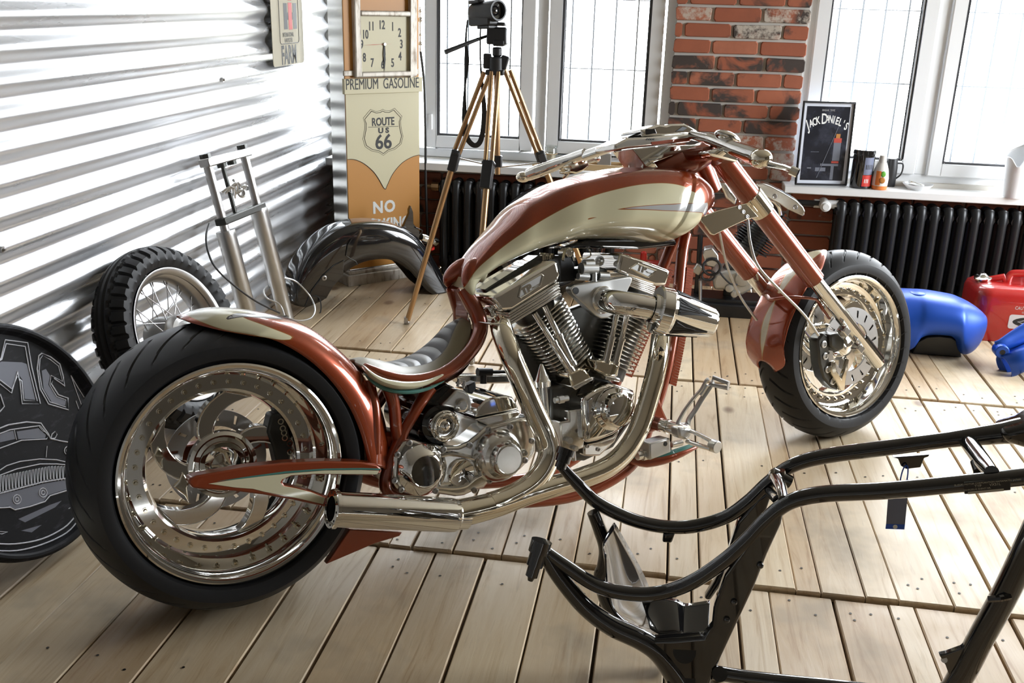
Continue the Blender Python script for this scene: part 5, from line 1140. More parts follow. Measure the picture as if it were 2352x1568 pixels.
# ================================================================== black mudguard on the floor
gh = R(39.7); gS = Vector((math.cos(gh), math.sin(gh), 0)); gT = Vector((math.sin(gh), -math.cos(gh), 0)); gO = Vector((-1.506, 3.844, 0)) - gT*.085
GM = Matrix(((gS.x, -gT.x, 0, gO.x), (gS.y, -gT.y, 0, gO.y), (0, 0, 1, 0), (0, 0, 0, 1))); GI = GM.inverted()
GD = lambda X, Y, r=0: GI @ on_plane(640+X*.17857, 480+Y*.17857, gO+gT*r, gT)
mg = thing('mudguard', 'glossy black rear mudguard arching on the floor in front of the petrol pump', 'mudguard', GM)
ridge = [GD(X, Y, 0) for X, Y in [(110, 1170), (100, 1020), (150, 800), (260, 600), (400, 430), (550, 300), (700, 215), (900, 157), (1100, 137), (1300, 147), (1500, 200), (1700, 310), (1850, 480), (1960, 660), (2060, 850), (2150, 1050)]]
edge = [GD(X, Y, .085) for X, Y in [(350, 1262), (480, 1210), (600, 1140), (680, 980), (760, 880), (860, 800), (960, 735), (1080, 680), (1200, 650), (1320, 640), (1430, 650), (1560, 700), (1680, 790), (1780, 900), (1880, 1020), (1990, 1130)]]
ridge[0].z = max(.002, ridge[0].z); 
for p in ridge+edge: p.z = max(p.z, .002)
shell(ridge, edge, lambda u: .088, 80, 33, 'guard_shell', 'black', 4.5, parent=mg, solid=.002)
q = MB(); q.lathe(GD(585, 885, .092), YR, [(-.004, .011), (.004, .011), (.005, .009), (.005, .005), (.0, .005), (0, 0)], 20); q.build('grommet', 'steel', mg)
q = MB(); q.prism([GD(X, Y, .088) for X, Y in [(330, 1250), (610, 1145), (700, 985), (830, 850), (840, 650), (700, 720), (560, 850), (420, 1040)]], (0, -.006, 0)); q.build('side_stiffener', 'black', mg, bevel=.004, seg=3)
q = MB(); q.tube([GD(X, Y, .091) for X, Y in [(940, 385), (890, 460), (865, 600), (930, 640), (990, 670), (1015, 720)]], .0022, 6); q.build('seam', 'dark_metal', mg)
q = MB(); q.tube(cat_rom([GD(400, 1110, .09), GD(520, 1140, .10), GD(545, 1290, .12), GD(500, 1380, .13), GD(370, 1510, .15)], 5), .0025, 8); q.build('lamp_wire', 'black_plastic', mg)
q = MB(); q.prism([GD(X, Y, .0) for X, Y in [(1600, 240), (1680, 60), (1680, 10), (1700, -40), (1730, 40), (1735, 190), (1850, 330), (1830, 400), (1720, 330)]], (0, .02, 0)); q.tube([GD(1545, 180, .01), GD(1550, 225, .01), GD(1640, 240, .01)], .003, 6); q.tube([GD(1765, 240, .01), GD(1845, 270, .01), GD(1840, 330, .01)], .003, 6); q.build('number_plate_bracket', 'black', mg, bevel=.003)
tl_ = MB(); a, b = GD(1830, 370, .0), GD(2030, 420, .0); tl_.lathe(a, (b-a), [(0, 0), (0, .020), (.01, .022), ((b-a).length, .0185), ((b-a).length+.006, .014), ((b-a).length+.008, 0)], 24); lamp_o = tl_.build('tail_lamp', 'chrome', mg, angle=40)
q = MB(); q.lathe(GD(1960, 490, 0), (.25, 0, -1), [(0, .0), (0, .016), (.012, .014), (.012, 0)], 18); q.build('lamp_lens', 'red_plastic', lamp_o)
# ================================================================== petrol pump clock cabinet in the corner
ph = R(45); pS = Vector((math.cos(ph), math.sin(ph), 0)); pN = Vector((math.sin(ph), -math.cos(ph), 0)); pO = Vector((-1.435, 4.297, 0))
PM = Matrix(((pS.x, -pN.x, 0, pO.x), (pS.y, -pN.y, 0, pO.y), (0, 0, 1, 0), (0, 0, 0, 1))); PI_ = PM.inverted()
PP = lambda px, py, off=0: PI_ @ on_plane(px, py, pO+pN*off, pN)          # point of the pump's front, off metres proud of it
PW = .383
pump = thing('gas_pump', 'tall orange and cream vintage gas pump cabinet with a square clock, in the corner', 'gas pump', PM)
M['orange'] = mat('pump_orange', (.52, .235, .045), .42); M['pump_cream'] = mat('pump_cream', (.60, .55, .36), .42); M['pump_side'] = mat('pump_side_sheet', (.66, .65, .62), .22, .9)
m = mat('distressed_silver', (.52, .49, .43), .45, .3); t = NT(m); nn = t.noise(45, 4, t.obj((1, 1, .3)), .6); t.l(t.ramp(nn.outputs['Fac'], [(.30, (.25, .20, .15)), (.48, (.50, .46, .40)), (.75, (.60, .57, .51))]), t.b.inputs['Base Color']); M['distressed'] = m
q = MB(); q.box((PW/2, .075, .90), (PW-.006, .145, 1.66)); q.build('cabinet', 'pump_side', pump, bevel=.003)
zB = PP(880, 176).z; zA = 1.72
def front(x0, x1, za, zb, off0, off1, nm, m_, bevel=.002, parent=None): q = MB(); q.box(((x0+x1)/2, -(off0+off1)/2, (za+zb)/2), (x1-x0, abs(off1-off0), zb-za)); return q.build(nm, m_, parent or pump, bevel=bevel)
front(.003, PW-.003, .08, zA, -.002, .004, 'front_panel', 'orange')
zPb, zPt = PP(880, 213).z, PP(880, 178).z
# cream lower panel with its V shaped foot
xs = [0, .06, .11, .15, .175, .19, .20, .215, .24, .28, .33, .377]; vz = [PP(803, 365).z-.0, PP(815, 366).z, PP(835, 375).z, PP(855, 392).z, PP(868, 410).z, PP(879, 430).z, PP(884, 434).z, PP(890, 420).z, PP(902, 397).z, PP(922, 374).z, PP(945, 360).z, PP(963, 355).z]
xs = [PP(X, 400).x for X in (803, 815, 835, 855, 868, 879, 884, 890, 902, 922, 945, 963)]; xs[0] = .004; xs[-1] = PW-.004
q = MB(); P = [Vector((x, -.0040, z)) for x, z in zip(xs, vz)]; P = cat_rom(P[:7], 5)[:-1]+cat_rom(P[6:], 5); q.prism(P+[Vector((PW-.004, -.0040, zPb)), Vector((.004, -.0040, zPb))], (0, -.0016, 0)); cp_ = q.build('cream_panel', 'pump_cream', pump, smooth=False)
q = MB(); q.tube([p+Vector((0, -.002, 0)) for p in P], .0012, 6); q.build('panel_outline', 'ink', cp_)
# name board
nb = front(-.008, PW+.006, zPb, zPt, .0, .020, 'name_board', 'pump_cream', .002)
def ptext(s_, px, py, h, off, nm, m_, parent, width=1, bold=0, sp=1):
    c = PP(px, py, off); text_mb(s_, h, Matrix(((1, 0, 0, c.x), (0, 0, -1, c.y), (0, 1, 0, c.z), (0, 0, 0, 1))), .0006, width, 'CENTER', bold, sp).build(nm, m_, parent, smooth=False)
ptext('PREMIUM  GASOLINE', 880, 193, .066, .0206, 'lettering', 'ink', nb, .60, 0)
front(-.004, .062, PP(880, 172).z, PP(880, 160).z, .0, .012, 'trim_strip', 'distressed'); front(PW-.045, PW+.002, PP(880, 172).z, PP(880, 160).z, .0, .012, 'trim_strip', 'distressed')
# clock
cx0, cx1, cz0, cz1 = PP(822, 100).x, PP(937, 100).x, PP(880, 163).z, PP(880, 37).z
clk = front(cx0-.004, cx1+.004, cz0-.004, cz1+.004, .004, .012, 'clock_face', 'pump_cream')
fr_ = MB(); fw_ = .030
for (a, b, c, d) in ((cx0-fw_, cx0, cz0-fw_*.8, zA), (cx1, cx1+fw_, cz0-fw_*.8, zA), (cx0, cx1, cz0-fw_*.8, cz0), (cx0, cx1, cz1, cz1+fw_*.75)): fr_.box(((a+b)/2, -.018, (c+d)/2), (b-a, .030, d-c))
fr_.build('clock_frame', 'distressed', pump, bevel=.006, seg=3)
ccx, ccz = PP(879, 101).x, PP(879, 101).z
ptl = {12: (877, 58), 1: (902, 62), 2: (918, 76), 3: (922, 102), 4: (919, 130), 5: (902, 145), 6: (879, 149), 7: (855, 145), 8: (837, 133), 9: (831, 103), 10: (839, 80), 11: (853, 61)}
for k, (px, py) in ptl.items(): ptext(str(k), px, py, .052, .0125, 'numeral', 'ink', clk, .62, .0010)
def hand(a, ln_, w_, nm, m_, off, tail=.2):
    d = Vector((math.sin(a), 0, math.cos(a))); s_ = Vector((d.z, 0, -d.x)); c = Vector((ccx, -off, ccz)); q = MB()
    q.prism([c-d*ln_*tail, c+s_*w_*.35, c+d*ln_*.55+s_*w_, c+d*ln_, c+d*ln_*.55-s_*w_, c-s_*w_*.35], (0, -.001, 0)); q.build(nm, m_, clk, smooth=False)
hand(R(180.5), .118, .006, 'clock_hand', 'ink', .0145, .05); hand(R(182), .080, .006, 'clock_hand', 'ink', .0165, .05); hand(R(-92), .10, .0008, 'second_hand', 'ink_red', .018, .42)
q = MB(); q.cyl((ccx, -.012, ccz), (ccx, -.022, ccz), .006, n=14); q.build('clock_pin', 'steel', clk)
# road shield
def shield(px, py, sc, r_, nm):
    S_ = [(0, 1.02), (.12, .95), (.35, .93), (.52, 1.0), (.60, 1.04), (.98, .66), (.90, .45), (.92, .15), (1.02, -.25), (.92, -.60), (.60, -.82), (.25, -.90), (0, -1.06)]
    S_ = S_ + [(-x, y) for x, y in reversed(S_[1:-1])]; c = PP(px, py, .0062); q = MB(); q.tube([c+Vector((x*sc, 0, y*sc*.98)) for x, y in S_], r_, 6, closed=True); return q.build(nm, 'ink', cp_)
shield(880, 303, .094, .0012, 'road_shield'); shield(880, 303, .102, .0007, 'road_shield')
q = MB(); a, b = PP(846, 292, .0062), PP(915, 290, .0062); q.tube([a, b], .001, 6); q.build('shield_bar', 'ink', cp_)
ptext('ROUTE', 880, 280, .050, .006, 'lettering', 'ink', cp_, .72, .0012); ptext('U S', 881, 300, .032, .006, 'lettering', 'ink', cp_, 1.2, .0014); ptext('66', 881, 327, .092, .006, 'lettering', 'ink', cp_, .95, .0018)
ptext('NO', 882, 476, .075, .0046, 'lettering', 'ink_white', pump, .95, .003, 1.15); ptext('SMOKING', 884, 516, .075, .0046, 'lettering', 'ink_white', pump, .80, .003, 1.0)
q = MB(); q.box((PW/2, .070, .028), (PW+.03, .18, .056)); q.box((PW/2, .070, .064), (PW+.016, .165, .02)); q.build('plinth', 'distressed', pump, bevel=.006)
q = MB()
for i, z in enumerate((PP(966, 25).z, PP(966, 45).z, PP(966, 80).z, PP(966, 100).z)): q.ball((PW+.012, .01, z), (.010, .015, .009, .012)[i], 12)
q.cyl((PW+.012, .01, PP(966, 15).z), (PW+.012, .01, PP(966, 118).z), .006, n=10); q.build('hose_fitting', 'chrome', pump)
q = MB(); q.tube(cat_rom([PP(966, 118, -.01), PP(974, 190, -.01), PP(977, 300, -.01), PP(978, 420, -.01), PP(982, 540, -.01), PP(984, 615, -.01)], 8), .0062, 10); q.build('hose', 'black_plastic', pump)

# ================================================================== tripod and camcorder
ty0 = 3.80
TP = lambda px, py, y=ty0: ony(px, py, y)
TO = Vector((-.69, 3.82, 0)); TI = Matrix.Translation(-TO)
tri = thing('tripod', 'bronze and black camera tripod standing in front of the left window', 'tripod', Matrix.Translation(TO))
def tpart(mb, nm, m_, parent=None, **kw): mb.xf(TI); return mb.build(nm, m_, parent or tri, **kw)
apex = TP(1135, 150); 
legs = [((1120, 165, 3.79), (1048, 352, 3.79), (1040, 383, 3.79), (935, 738, 3.82)), ((1137, 165, 3.78), (1122, 378, 3.66), (1116, 425, 3.63), None), ((1165, 160, 3.82), (1240, 355, 3.86), (1247, 375, 3.865), None)]
for i, (a, b, c, d) in enumerate(legs):
    A_, B_, C_ = ony(*a), ony(*b), ony(*c)
    if d: D_ = onz(935, 740, .012)
    else: v = (C_-A_); D_ = A_ + v*((A_.z-.012)/(A_.z-C_.z))
    sd = Vector((.012, -.004, 0)) if i == 0 else (Vector((.012, 0, 0)) if i == 1 else Vector((.009, .004, 0)))
    q = MB(); q.cyl(A_-sd*1.1, B_-sd, .0088, n=12); q.cyl(A_+sd*1.1, B_+sd, .0088, n=12); lg_ = tpart(q, 'leg', 'gold')
    q = MB(); q.cyl(B_, D_, .0125, .0110, 14); tpart(q, 'lower_leg', 'gold', lg_)
    q = MB(); dd = (C_-B_).normalized(); rot = dd.to_track_quat('Z', 'Y').to_matrix(); q.box(B_.lerp(C_, .5), (.042, .034, (C_-B_).length+.03), rot); q.box(B_-dd*.004, (.05, .03, .012), rot); tpart(q, 'leg_clamp', 'black_plastic', lg_, bevel=.004)
    q = MB(); q.ball(D_+Vector((0, 0, .003)), .0135, 14); q.cyl(D_+Vector((0, 0, .006)), D_+Vector((0, 0, .022)), .0125, n=14); tpart(q, 'foot', 'steel', lg_)
q = MB(); q.cyl(TP(1140, 130), TP(1140, 172), .028, n=18); q.box(TP(1120, 140), (.03, .03, .055)); q.box(TP(1158, 143), (.03, .03, .05), Matrix.Rotation(.3, 3, 'Y')); q.box(TP(1138, 166), (.07, .05, .02)); tpart(q, 'crown', 'black_plastic', bevel=.005)
q = MB(); q.cyl(TP(1141, 172), TP(1143, 400), .011, n=16); tpart(q, 'centre_column', 'gold')
q = MB(); q.box(TP(1144, 370), (.030, .026, .045)); tpart(q, 'column_collar', 'black_plastic', bevel=.004)
q = MB(); q.cyl(TP(1050, 362), TP(1142, 384), .003, n=6); q.cyl(TP(1146, 384), TP(1240, 374), .003, n=6); q.cyl(TP(1142, 384), ony(1122, 392, 3.68), .003, n=6); tpart(q, 'brace', 'steel')
q = MB(); q.cyl(TP(1142, 130), TP(1142, 108), .018, n=16); q.box(TP(1143, 82), (.075, .06, .062)); q.box(TP(1144, 55), (.062, .06, .014)); q.box(TP(1148, 98), (.045, .064, .024)); tpart(q, 'pan_head', 'black_plastic', bevel=.006)
q = MB(); q.tube([TP(1120, 82, 3.80), TP(1080, 97, 3.76), TP(1022, 120, 3.71)], [.005, .0075, .009], 12); tpart(q, 'pan_handle', 'black_plastic')
CO = TP(1125, 45); CI = Matrix.Translation(-CO)
cc = thing('camcorder', 'black camcorder with hanging wrist strap, mounted on the tripod', 'camcorder', Matrix.Translation(CO))
def cpart(mb, nm, m_, parent=None, **kw): mb.xf(CI); return mb.build(nm, m_, parent or cc, **kw)
a, b = ony(1092, 28, 3.84), ony(1143, 24, 3.75); d = (b-a).normalized()
q = MB(); q.lathe(a, d, [(-.012, 0), (-.010, .028), (0, .034), (.05, .036), (.10, .038), ((b-a).length, .0385), ((b-a).length+.006, .037), ((b-a).length+.006, .031), ((b-a).length-.012, .029)], 28); bd = cpart(q, 'camera_body', 'black_plastic', angle=35)
q = MB(); q.lathe(b, d, [(-.012, .029), (-.014, .018), (-.008, .012), (-.006, 0)], 24); cpart(q, 'lens', 'black', bd)
q = MB(); rot = d.to_track_quat('X', 'Z').to_matrix(); q.box(a.lerp(b, .42)+Vector((-.004, 0, -.026)), (.125, .05, .05), rot); q.box(a.lerp(b, .3)+Vector((-.02, -.005, .034)), (.07, .035, .014), rot); cpart(q, 'battery_grip', 'black_plastic', bevel=.009)
q = MB(); q.box(a.lerp(b, .55)+Vector((0, 0, -.056)), (.07, .045, .012), rot); cpart(q, 'mount_plate', 'black_plastic', bevel=.003)
q = MB(); P = cat_rom([TP(1074, 45), TP(1070, 90), TP(1072, 140), TP(1068, 200), TP(1067, 270), TP(1072, 315), TP(1090, 334), TP(1105, 320), TP(1112, 270), TP(1110, 220), TP(1104, 150), TP(1103, 100), TP(1104, 55)], 8); q.tube(P, [.003, .004, .010, .004, .011, .011, .010, .010, .010, .008, .003, .003, .003], 8, flat=(1, .14), up=(0, 1, .1)); cpart(q, 'strap', 'ink', weld=False)

# ================================================================== metal sign on the corrugated wall
SXo = WX+.0215
SG = lambda X, Y, off=0: onx(600+X*.12757, Y*.12757, SXo+off)
c0 = SG(480, 700); SO = Vector((SXo, c0.y, c0.z)); SI = Matrix.Translation(-SO)
sg = thing('metal_sign', 'cream metal farm sign with black and red logo, hung on the corrugated wall', 'sign', Matrix.Translation(SO))
ya, yb, zb_ = SG(200, 900).y, SG(760, 900).y, (SG(230, 1040).z+SG(720, 1290).z)/2; zt_ = zb_+.62
def rrect(y0, y1, z0_, z1_, r_, x):
    P = []
    for cy_, cz_, a0 in ((y1-r_, z1_-r_, 0), (y0+r_, z1_-r_, 90), (y0+r_, z0_+r_, 180), (y1-r_, z0_+r_, 270)):
        for k in range(5): a = R(a0+22.5*k); P.append(Vector((x, cy_+r_*math.cos(a), cz_+r_*math.sin(a))))
    return P
M['sign_cream'] = mat('sign_enamel', (.56, .52, .41), .65, Specular_IOR_Level=.1)
q = MB(); q.prism(rrect(ya, yb, zb_, zt_, .018, SXo), (.002, 0, 0)); q.xf(SI); spl = q.build('sign_plate', 'sign_cream', sg, smooth=False)
def strip(pts, m_, nm): q = MB(); q.prism([Vector((SXo+.0021, p.y, p.z)) for p in pts], (.0005, 0, 0)); q.xf(SI); return q.build(nm, m_, spl, smooth=False)
q = MB(); zbx = (SG(335, 700).z+SG(640, 860).z)/2; q.tube([p+Vector((.0022, 0, 0)) for p in rrect(SG(325, 600).y, SG(672, 700).y, zbx, zt_-.06, .015, SXo)], .0016, 6, closed=True); q.xf(SI); q.build('sign_border', 'ink', spl)
W2 = yb-ya; yy0 = SG(395, 300).y; yy1 = SG(630, 400).y; wl3 = (yy1-yy0)
zb3 = (SG(400, 460).z+SG(610, 585).z)/2; zt3 = (SG(400, 0).z+SG(610, 110).z)/2
def rc(u0, u1, v0, v1, m_, nm='logo_bar'): return strip([Vector((0, yy0+wl3*u, zb3+(zt3-zb3)*v)) for u, v in ((u0, v0), (u1, v0), (u1, v1), (u0, v1))], m_, nm)
rc(0, .27, 0, 1, 'ink'); rc(.73, 1, 0, 1, 'ink'); rc(.27, .34, .36, .64, 'ink'); rc(.66, .73, .36, .64, 'ink'); rc(.36, .64, -.02, 1.02, 'ink_red'); rc(.36, .64, 1.10, 1.30, 'ink_red')
def stext(s_, y, z, h, width, bold=0):
    mt_ = SI @ Matrix(((0, 0, 1, SXo+.0022), (1, 0, 0, y), (0, 1, 0, z), (0, 0, 0, 1))); text_mb(s_, h, mt_, .0004, width, 'CENTER', bold).build('lettering', 'ink', spl, smooth=False)
ym = (ya+yb)/2
stext('INTERNATIONAL', ym, (SG(490, 625).z), .026, .62); stext('HARVESTER', ym, (SG(490, 725).z), .026, .66); stext('FARM', ym, SG(480, 1000).z, .105, .66, .003)

# ================================================================== things on the window sills
zl, zr_ = .546, .528
def sill(px, py, z, ydef=None): return onz(px, py, z)
def obj_thing(nm, label, cat, p): return thing(nm, label, cat, Matrix.Translation(p)), Matrix.Translation(-Vector(p))
# framed poster leaning on the pillar and window
pq = [ony(1826, 416, 4.628), ony(1944, 413, 4.672)]
for p in pq: p.z = zr_
p0, p1 = pq; xa = (p1-p0).normalized(); hgt = .335
upv = Vector((0, 0, 1)); nv = xa.cross(upv).normalized()
if nv.y > 0: nv = -nv
lean = R(3); upl = upv*math.cos(lean)-nv*math.sin(lean); nl = xa.cross(upl); nl = nl if nl.y < 0 else -nl
wd_ = (p1-p0).length; hh = .37
PFM = Matrix(((xa.x, upl.x, nl.x, p0.x), (xa.y, upl.y, nl.y, p0.y), (xa.z, upl.z, nl.z, p0.z+.002), (0, 0, 0, 1)))
pf = thing('framed_poster', 'dark framed whiskey poster leaning beside the brick pillar on the right sill', 'poster', PFM)
def pbox(x0, x1, y0, y1, z0_, z1_, nm, m_, parent=None, bevel=0): q = MB(); q.box(((x0+x1)/2, (y0+y1)/2, (z0_+z1_)/2), (x1-x0, y1-y0, z1_-z0_)); return q.build(nm, m_, parent or pf, bevel=bevel, smooth=False)
q = MB(); frame_pts = ((0, wd_, 0, .008), (0, wd_, hh-.008, hh), (0, .006, .008, hh-.008), (wd_-.006, wd_, .008, hh-.008))
for a, b, c, d in frame_pts: q.box(((a+b)/2, (c+d)/2, .006), (b-a, d-c, .016))
q.build('poster_frame', 'black_paint', pf, bevel=.0015)
M['poster_white'] = mat('poster_mount', (.62, .65, .72), .35); M['poster_dark'] = m = mat('poster_print', (.012, .013, .020), .25, 0, .6)
t = NT(m); nn = t.noise(11, 4, t.obj((1, 1, 1)), .6); t.l(t.ramp(nn.outputs['Fac'], [(.45, (.010, .011, .017)), (.62, (.035, .038, .055)), (.80, (.16, .17, .21))]), t.b.inputs['Base Color'])
pbox(.006, wd_-.006, .008, hh-.008, .0, .004, 'mount', 'poster_white'); pr_ = pbox(.020, wd_-.020, .022, hh-.022, .004, .0046, 'print', 'poster_dark')
ttl = "JACK DANIEL'S"; n_ = len(ttl)
for i, ch in enumerate(ttl):
    if ch == ' ': continue
    u = (i-(n_-1)/2)/((n_-1)/2); big = 1.4 if i in (0, 5) else 1; x = wd_/2+u*(wd_*.37); y = hh*.79-.030*u*u+.002*(big-1)
    text_mb(ch, .046*big, Matrix.Translation((x, y, .0048)) @ Matrix.Rotation(-u*.38, 4, 'Z'), .0002, .60, 'CENTER', .0010).build('lettering', 'ink_white', pr_, smooth=False)
q = MB(); text_mb('BREAK TIME', .012, Matrix.Translation((wd_/2, hh*.895, .0048)), .0002, .9).build('lettering', 'satin', pr_, smooth=False)
M['amber'] = mat('bottle_print_amber', (.42, .17, .03), .4); M['print_grey'] = mat('print_grey', (.13, .14, .17), .4); M['print_red'] = mat('print_red', (.42, .05, .03), .4)
for a, b, c, d, m_ in ((.70, .78, .57, .62, 'amber'), (.665, .815, .515, .57, 'print_red'), (.67, .81, .30, .515, 'print_grey'), (.66, .80, .27, .295, 'print_red'), (.45, .80, .235, .262, 'print_grey'), (.66, .72, .07, .235, 'print_grey'), (.36, .56, .17, .215, 'print_grey'), (.20, .28, .20, .215, 'print_grey'), (.24, .40, .40, .405, 'print_grey')):
    pbox(wd_*a, wd_*b, hh*c, hh*d, .0046, .0049, 'print_detail', m_, pr_)
q = MB(); q.tube([(wd_*.40, hh*.09, .005), (wd_*.73, hh*.72, .005)], .0016, 6); q.build('cue_print', 'print_grey', pr_)
# tin
c = onz(1975, 430, zr_); o, I = obj_thing('tin_can', 'tall black tin with grey and red label, left of the orange bottle', 'tin', c)
q = MB(); q.lathe((0, 0, 0), (0, 0, 1), [(0, 0), (0, .046), (.004, .048), (.150, .048), (.152, .050), (.168, .050), (.171, .047), (.171, 0)], 36); tb_ = q.build('tin_body', 'black', o, angle=35)
fa_ = math.atan2(-c.y, -c.x)+.35
def wrap(za, zb, a0, a1, r_, nm, m_, parent):
    q = MB(); q.loft([[Vector((r_*math.cos(a0+(a1-a0)*k/10), r_*math.sin(a0+(a1-a0)*k/10), z)) for k in range(11)] for z in (za, zb)], caps=False, closed=False); return q.build(nm, m_, parent, weld=False)
wrap(.012, .062, fa_-.25, fa_+.75, .0486, 'red_label', 'ink_red', tb_); wrap(.064, .140, fa_-.2, fa_+.75, .0486, 'grey_label', 'tag_grey', tb_)
for zc_, h_, s_, m_ in ((.122, .016, 'COLD', 'ink'), (.098, .026, 'DRINK', 'ink'), (.036, .022, 'Cola', 'ink_white')):
    if s_ == 'Cola' or s_ == 'DRINK':
        for k in range(5 if s_ == 'DRINK' else 3): a = fa_-.05+.15*k; wrap(zc_-h_*.4, zc_+h_*.4, a, a+.07, .0489, 'print', m_, tb_)
# orange bottle
c = onz(2018, 434, zr_); o, I = obj_thing('soap_bottle', 'white and orange squeeze bottle standing before the black tin and mug', 'bottle', c)
M['bottle_white'] = mat('bottle_white', (.72, .70, .66), .3); M['bottle_orange'] = mat('bottle_orange', (.75, .22, .05), .3); M['leaf_green'] = mat('leaf_green', (.10, .34, .03), .4)
q = MB(); q.lathe((0, 0, 0), (0, 0, 1), [(0, 0), (0, .030), (.003, .0335), (.018, .0345)], 28); q.build('bottle_base', 'bottle_orange', o)
q = MB(); q.lathe((0, 0, 0), (0, 0, 1), [(.018, .0345), (.05, .036), (.085, .031), (.105, .025), (.118, .020), (.120, .020)], 28); bb = q.build('bottle_body', 'bottle_white', o); q = MB(); q.lathe((0, 0, 0), (0, 0, 1), [(.120, .017), (.150, .0155), (.153, .012), (.153, 0)], 24); q.build('cap', 'bottle_white', o)
fb = math.atan2(-c.y, -c.x)
q = MB(); q.ball((.0345*math.cos(fb+.35), .0345*math.sin(fb+.35), .072), .011, 12, scale=(.25, 1, 1.2), rot=Matrix.Rotation(fb+.35, 3, 'Z')); q.build('leaf_mark', 'leaf_green', bb); q = MB(); q.ball((.036*math.cos(fb+.3), .036*math.sin(fb+.3), .045), .013, 12, scale=(.2, 1, 1.1), rot=Matrix.Rotation(fb+.3, 3, 'Z')); q.build('fruit_mark', 'amber', bb)
wrap(.022, .085, fb-.55, fb+.05, .0363, 'orange_label', 'bottle_orange', bb)
# mug
c = onz(2042, 428, zr_); c.y += .01; o, I = obj_thing('mug', 'slim black mug with handle, half hidden behind the orange bottle', 'mug', c)
q = MB(); q.lathe((0, 0, 0), (0, 0, 1), [(0, 0), (0, .025), (.004, .027), (.085, .027), (.110, .024), (.125, .022), (.127, .018), (.127, 0)], 28); q.build('mug_body', 'black_plastic', o, angle=35)
q = MB(); q.tube(cat_rom([(.024, 0, .105), (.045, -.002, .104), (.050, -.002, .085), (.044, -.002, .055), (.025, 0, .035)], 6), .0035, 8); q.build('handle', 'black_plastic', o)
# dish with a tin lid
c = onz(2095, 425, zr_); c.y = 4.69; o, I = obj_thing('dish', 'white shallow dish holding a small metal box on the right sill', 'dish', c)
q = MB(); q.lathe((0, 0, 0), (0, 0, 1), [(0, 0), (0, .042), (.004, .046), (.022, .064), (.025, .066), (.024, .063), (.008, .046), (.006, 0)], 36); q.build('dish_bowl', 'white_pvc', o, angle=40)
bx_ = thing('metal_box', 'small flat metal box lying in the white dish', 'box', Matrix.Translation((c.x-.008, c.y, c.z+.012))); q = MB(); q.box((0, 0, .012), (.065, .036, .014), Matrix.Rotation(.25, 3, 'Y')); q.build('box_lid', 'chrome', bx_, bevel=.003); q = MB(); q.box((0, 0, .003), (.06, .034, .008)); q.build('box_base', 'steel', bx_, bevel=.002)
# white jug
c = onz(2325, 452, zr_); o, I = obj_thing('vase', 'tall white ceramic vase with slanted open rim at the right edge', 'vase', c)
q = MB(); rings = []
for i in range(22):
    f = i/21; z = .205*f; r_ = .038+.018*f; ring = []
    for k in range(32):
        a = 2*math.pi*k/32; zz_ = z + (0 if f < .55 else (f-.55)/.45*(.030*math.cos(a-.2) - .055*math.exp(-((a-math.pi*1.42)/.45)**2))); ring.append(Vector((r_*math.cos(a), r_*math.sin(a), zz_)))
    rings.append(ring)
q.loft(rings, caps=False); q.add(rings[0], [tuple(reversed(range(32)))]); q.build('vase_body', 'white_pvc', o, solid=.004)
# left sill: jar candle in a wooden tray, grey box, wooden tray
c = onz(1264, 385, zl); c.y = 4.70; c = Vector((ony(1264, 362, 4.69).x, 4.69, zl+.010)); 
ct_ = thing('coaster', 'small light wooden coaster under the glass candle jar', 'coaster', Matrix.Translation((c.x-.02, 4.69, zl))); q = MB(); q.box((0, 0, .005), (.12, .075, .010)); q.build('board', 'wood_light', ct_, bevel=.002)
o, I = obj_thing('candle_jar', 'glass jar with cream candle and twine bow on the left sill', 'candle jar', c)
q = MB(); q.lathe((0, 0, 0), (0, 0, 1), [(0, 0), (0, .028), (.004, .031), (.068, .031), (.072, .029), (.078, .029), (.080, .033), (.086, .033), (.086, .028), (.070, .027), (.006, .027)], 30); q.build('jar', 'jar_glass', o, angle=40)
M['wax'] = mat('candle_wax', (.80, .70, .56), .5); q = MB(); q.lathe((0, 0, 0), (0, 0, 1), [(.005, 0), (.005, .0262), (.048, .0262), (.049, 0)], 26); q.build('candle', 'wax', o)
q = MB(); M['twine'] = mat('twine', (.36, .24, .12), .8); q.tube([(.0325*math.cos(a*.3), .0325*math.sin(a*.3), .050) for a in range(21)], .0014, 6, closed=True); q.tube(cat_rom([(-.01, -.032, .050), (-.026, -.030, .062), (-.024, -.031, .048), (-.01, -.033, .050), (.004, -.033, .036), (.010, -.033, .046), (-.010, -.033, .050), (-.014, -.033, .022)], 5), .0013, 6); q.build('twine_bow', 'twine', o)
xt = ony(1382, 385, 4.68).x; o = thing('tray', 'open light wooden tray on the left sill under the handlebar', 'tray', Matrix.Translation((xt, 4.68, zl)))
q = MB(); w_, d_, h_ = .20, .11, .028
q.box((0, 0, .003), (w_, d_, .006)); q.box((0, -d_/2, h_/2), (w_, .006, h_)); q.box((0, d_/2, h_/2), (w_, .006, h_)); q.box((-w_/2, 0, h_/2), (.006, d_, h_)); q.box((w_/2, 0, h_/2), (.006, d_, h_)); q.build('tray_sides', 'wood_light', o, bevel=.001)
M['box_grey'] = mat('grey_card', (.25, .235, .22), .7); o = thing('grey_box', 'small grey cube pot standing in the wooden tray', 'pot', Matrix.Translation((xt+.01, 4.69, zl+.006))); q = MB(); q.box((0, 0, .035), (.062, .062, .07)); q.build('pot_body', 'box_grey', o, bevel=.002); q = MB(); q.box((0, 0, .0715), (.054, .054, .003)); q.build('pot_top', 'white_paint', o)
q = MB(); rr_ = random.Random(5)
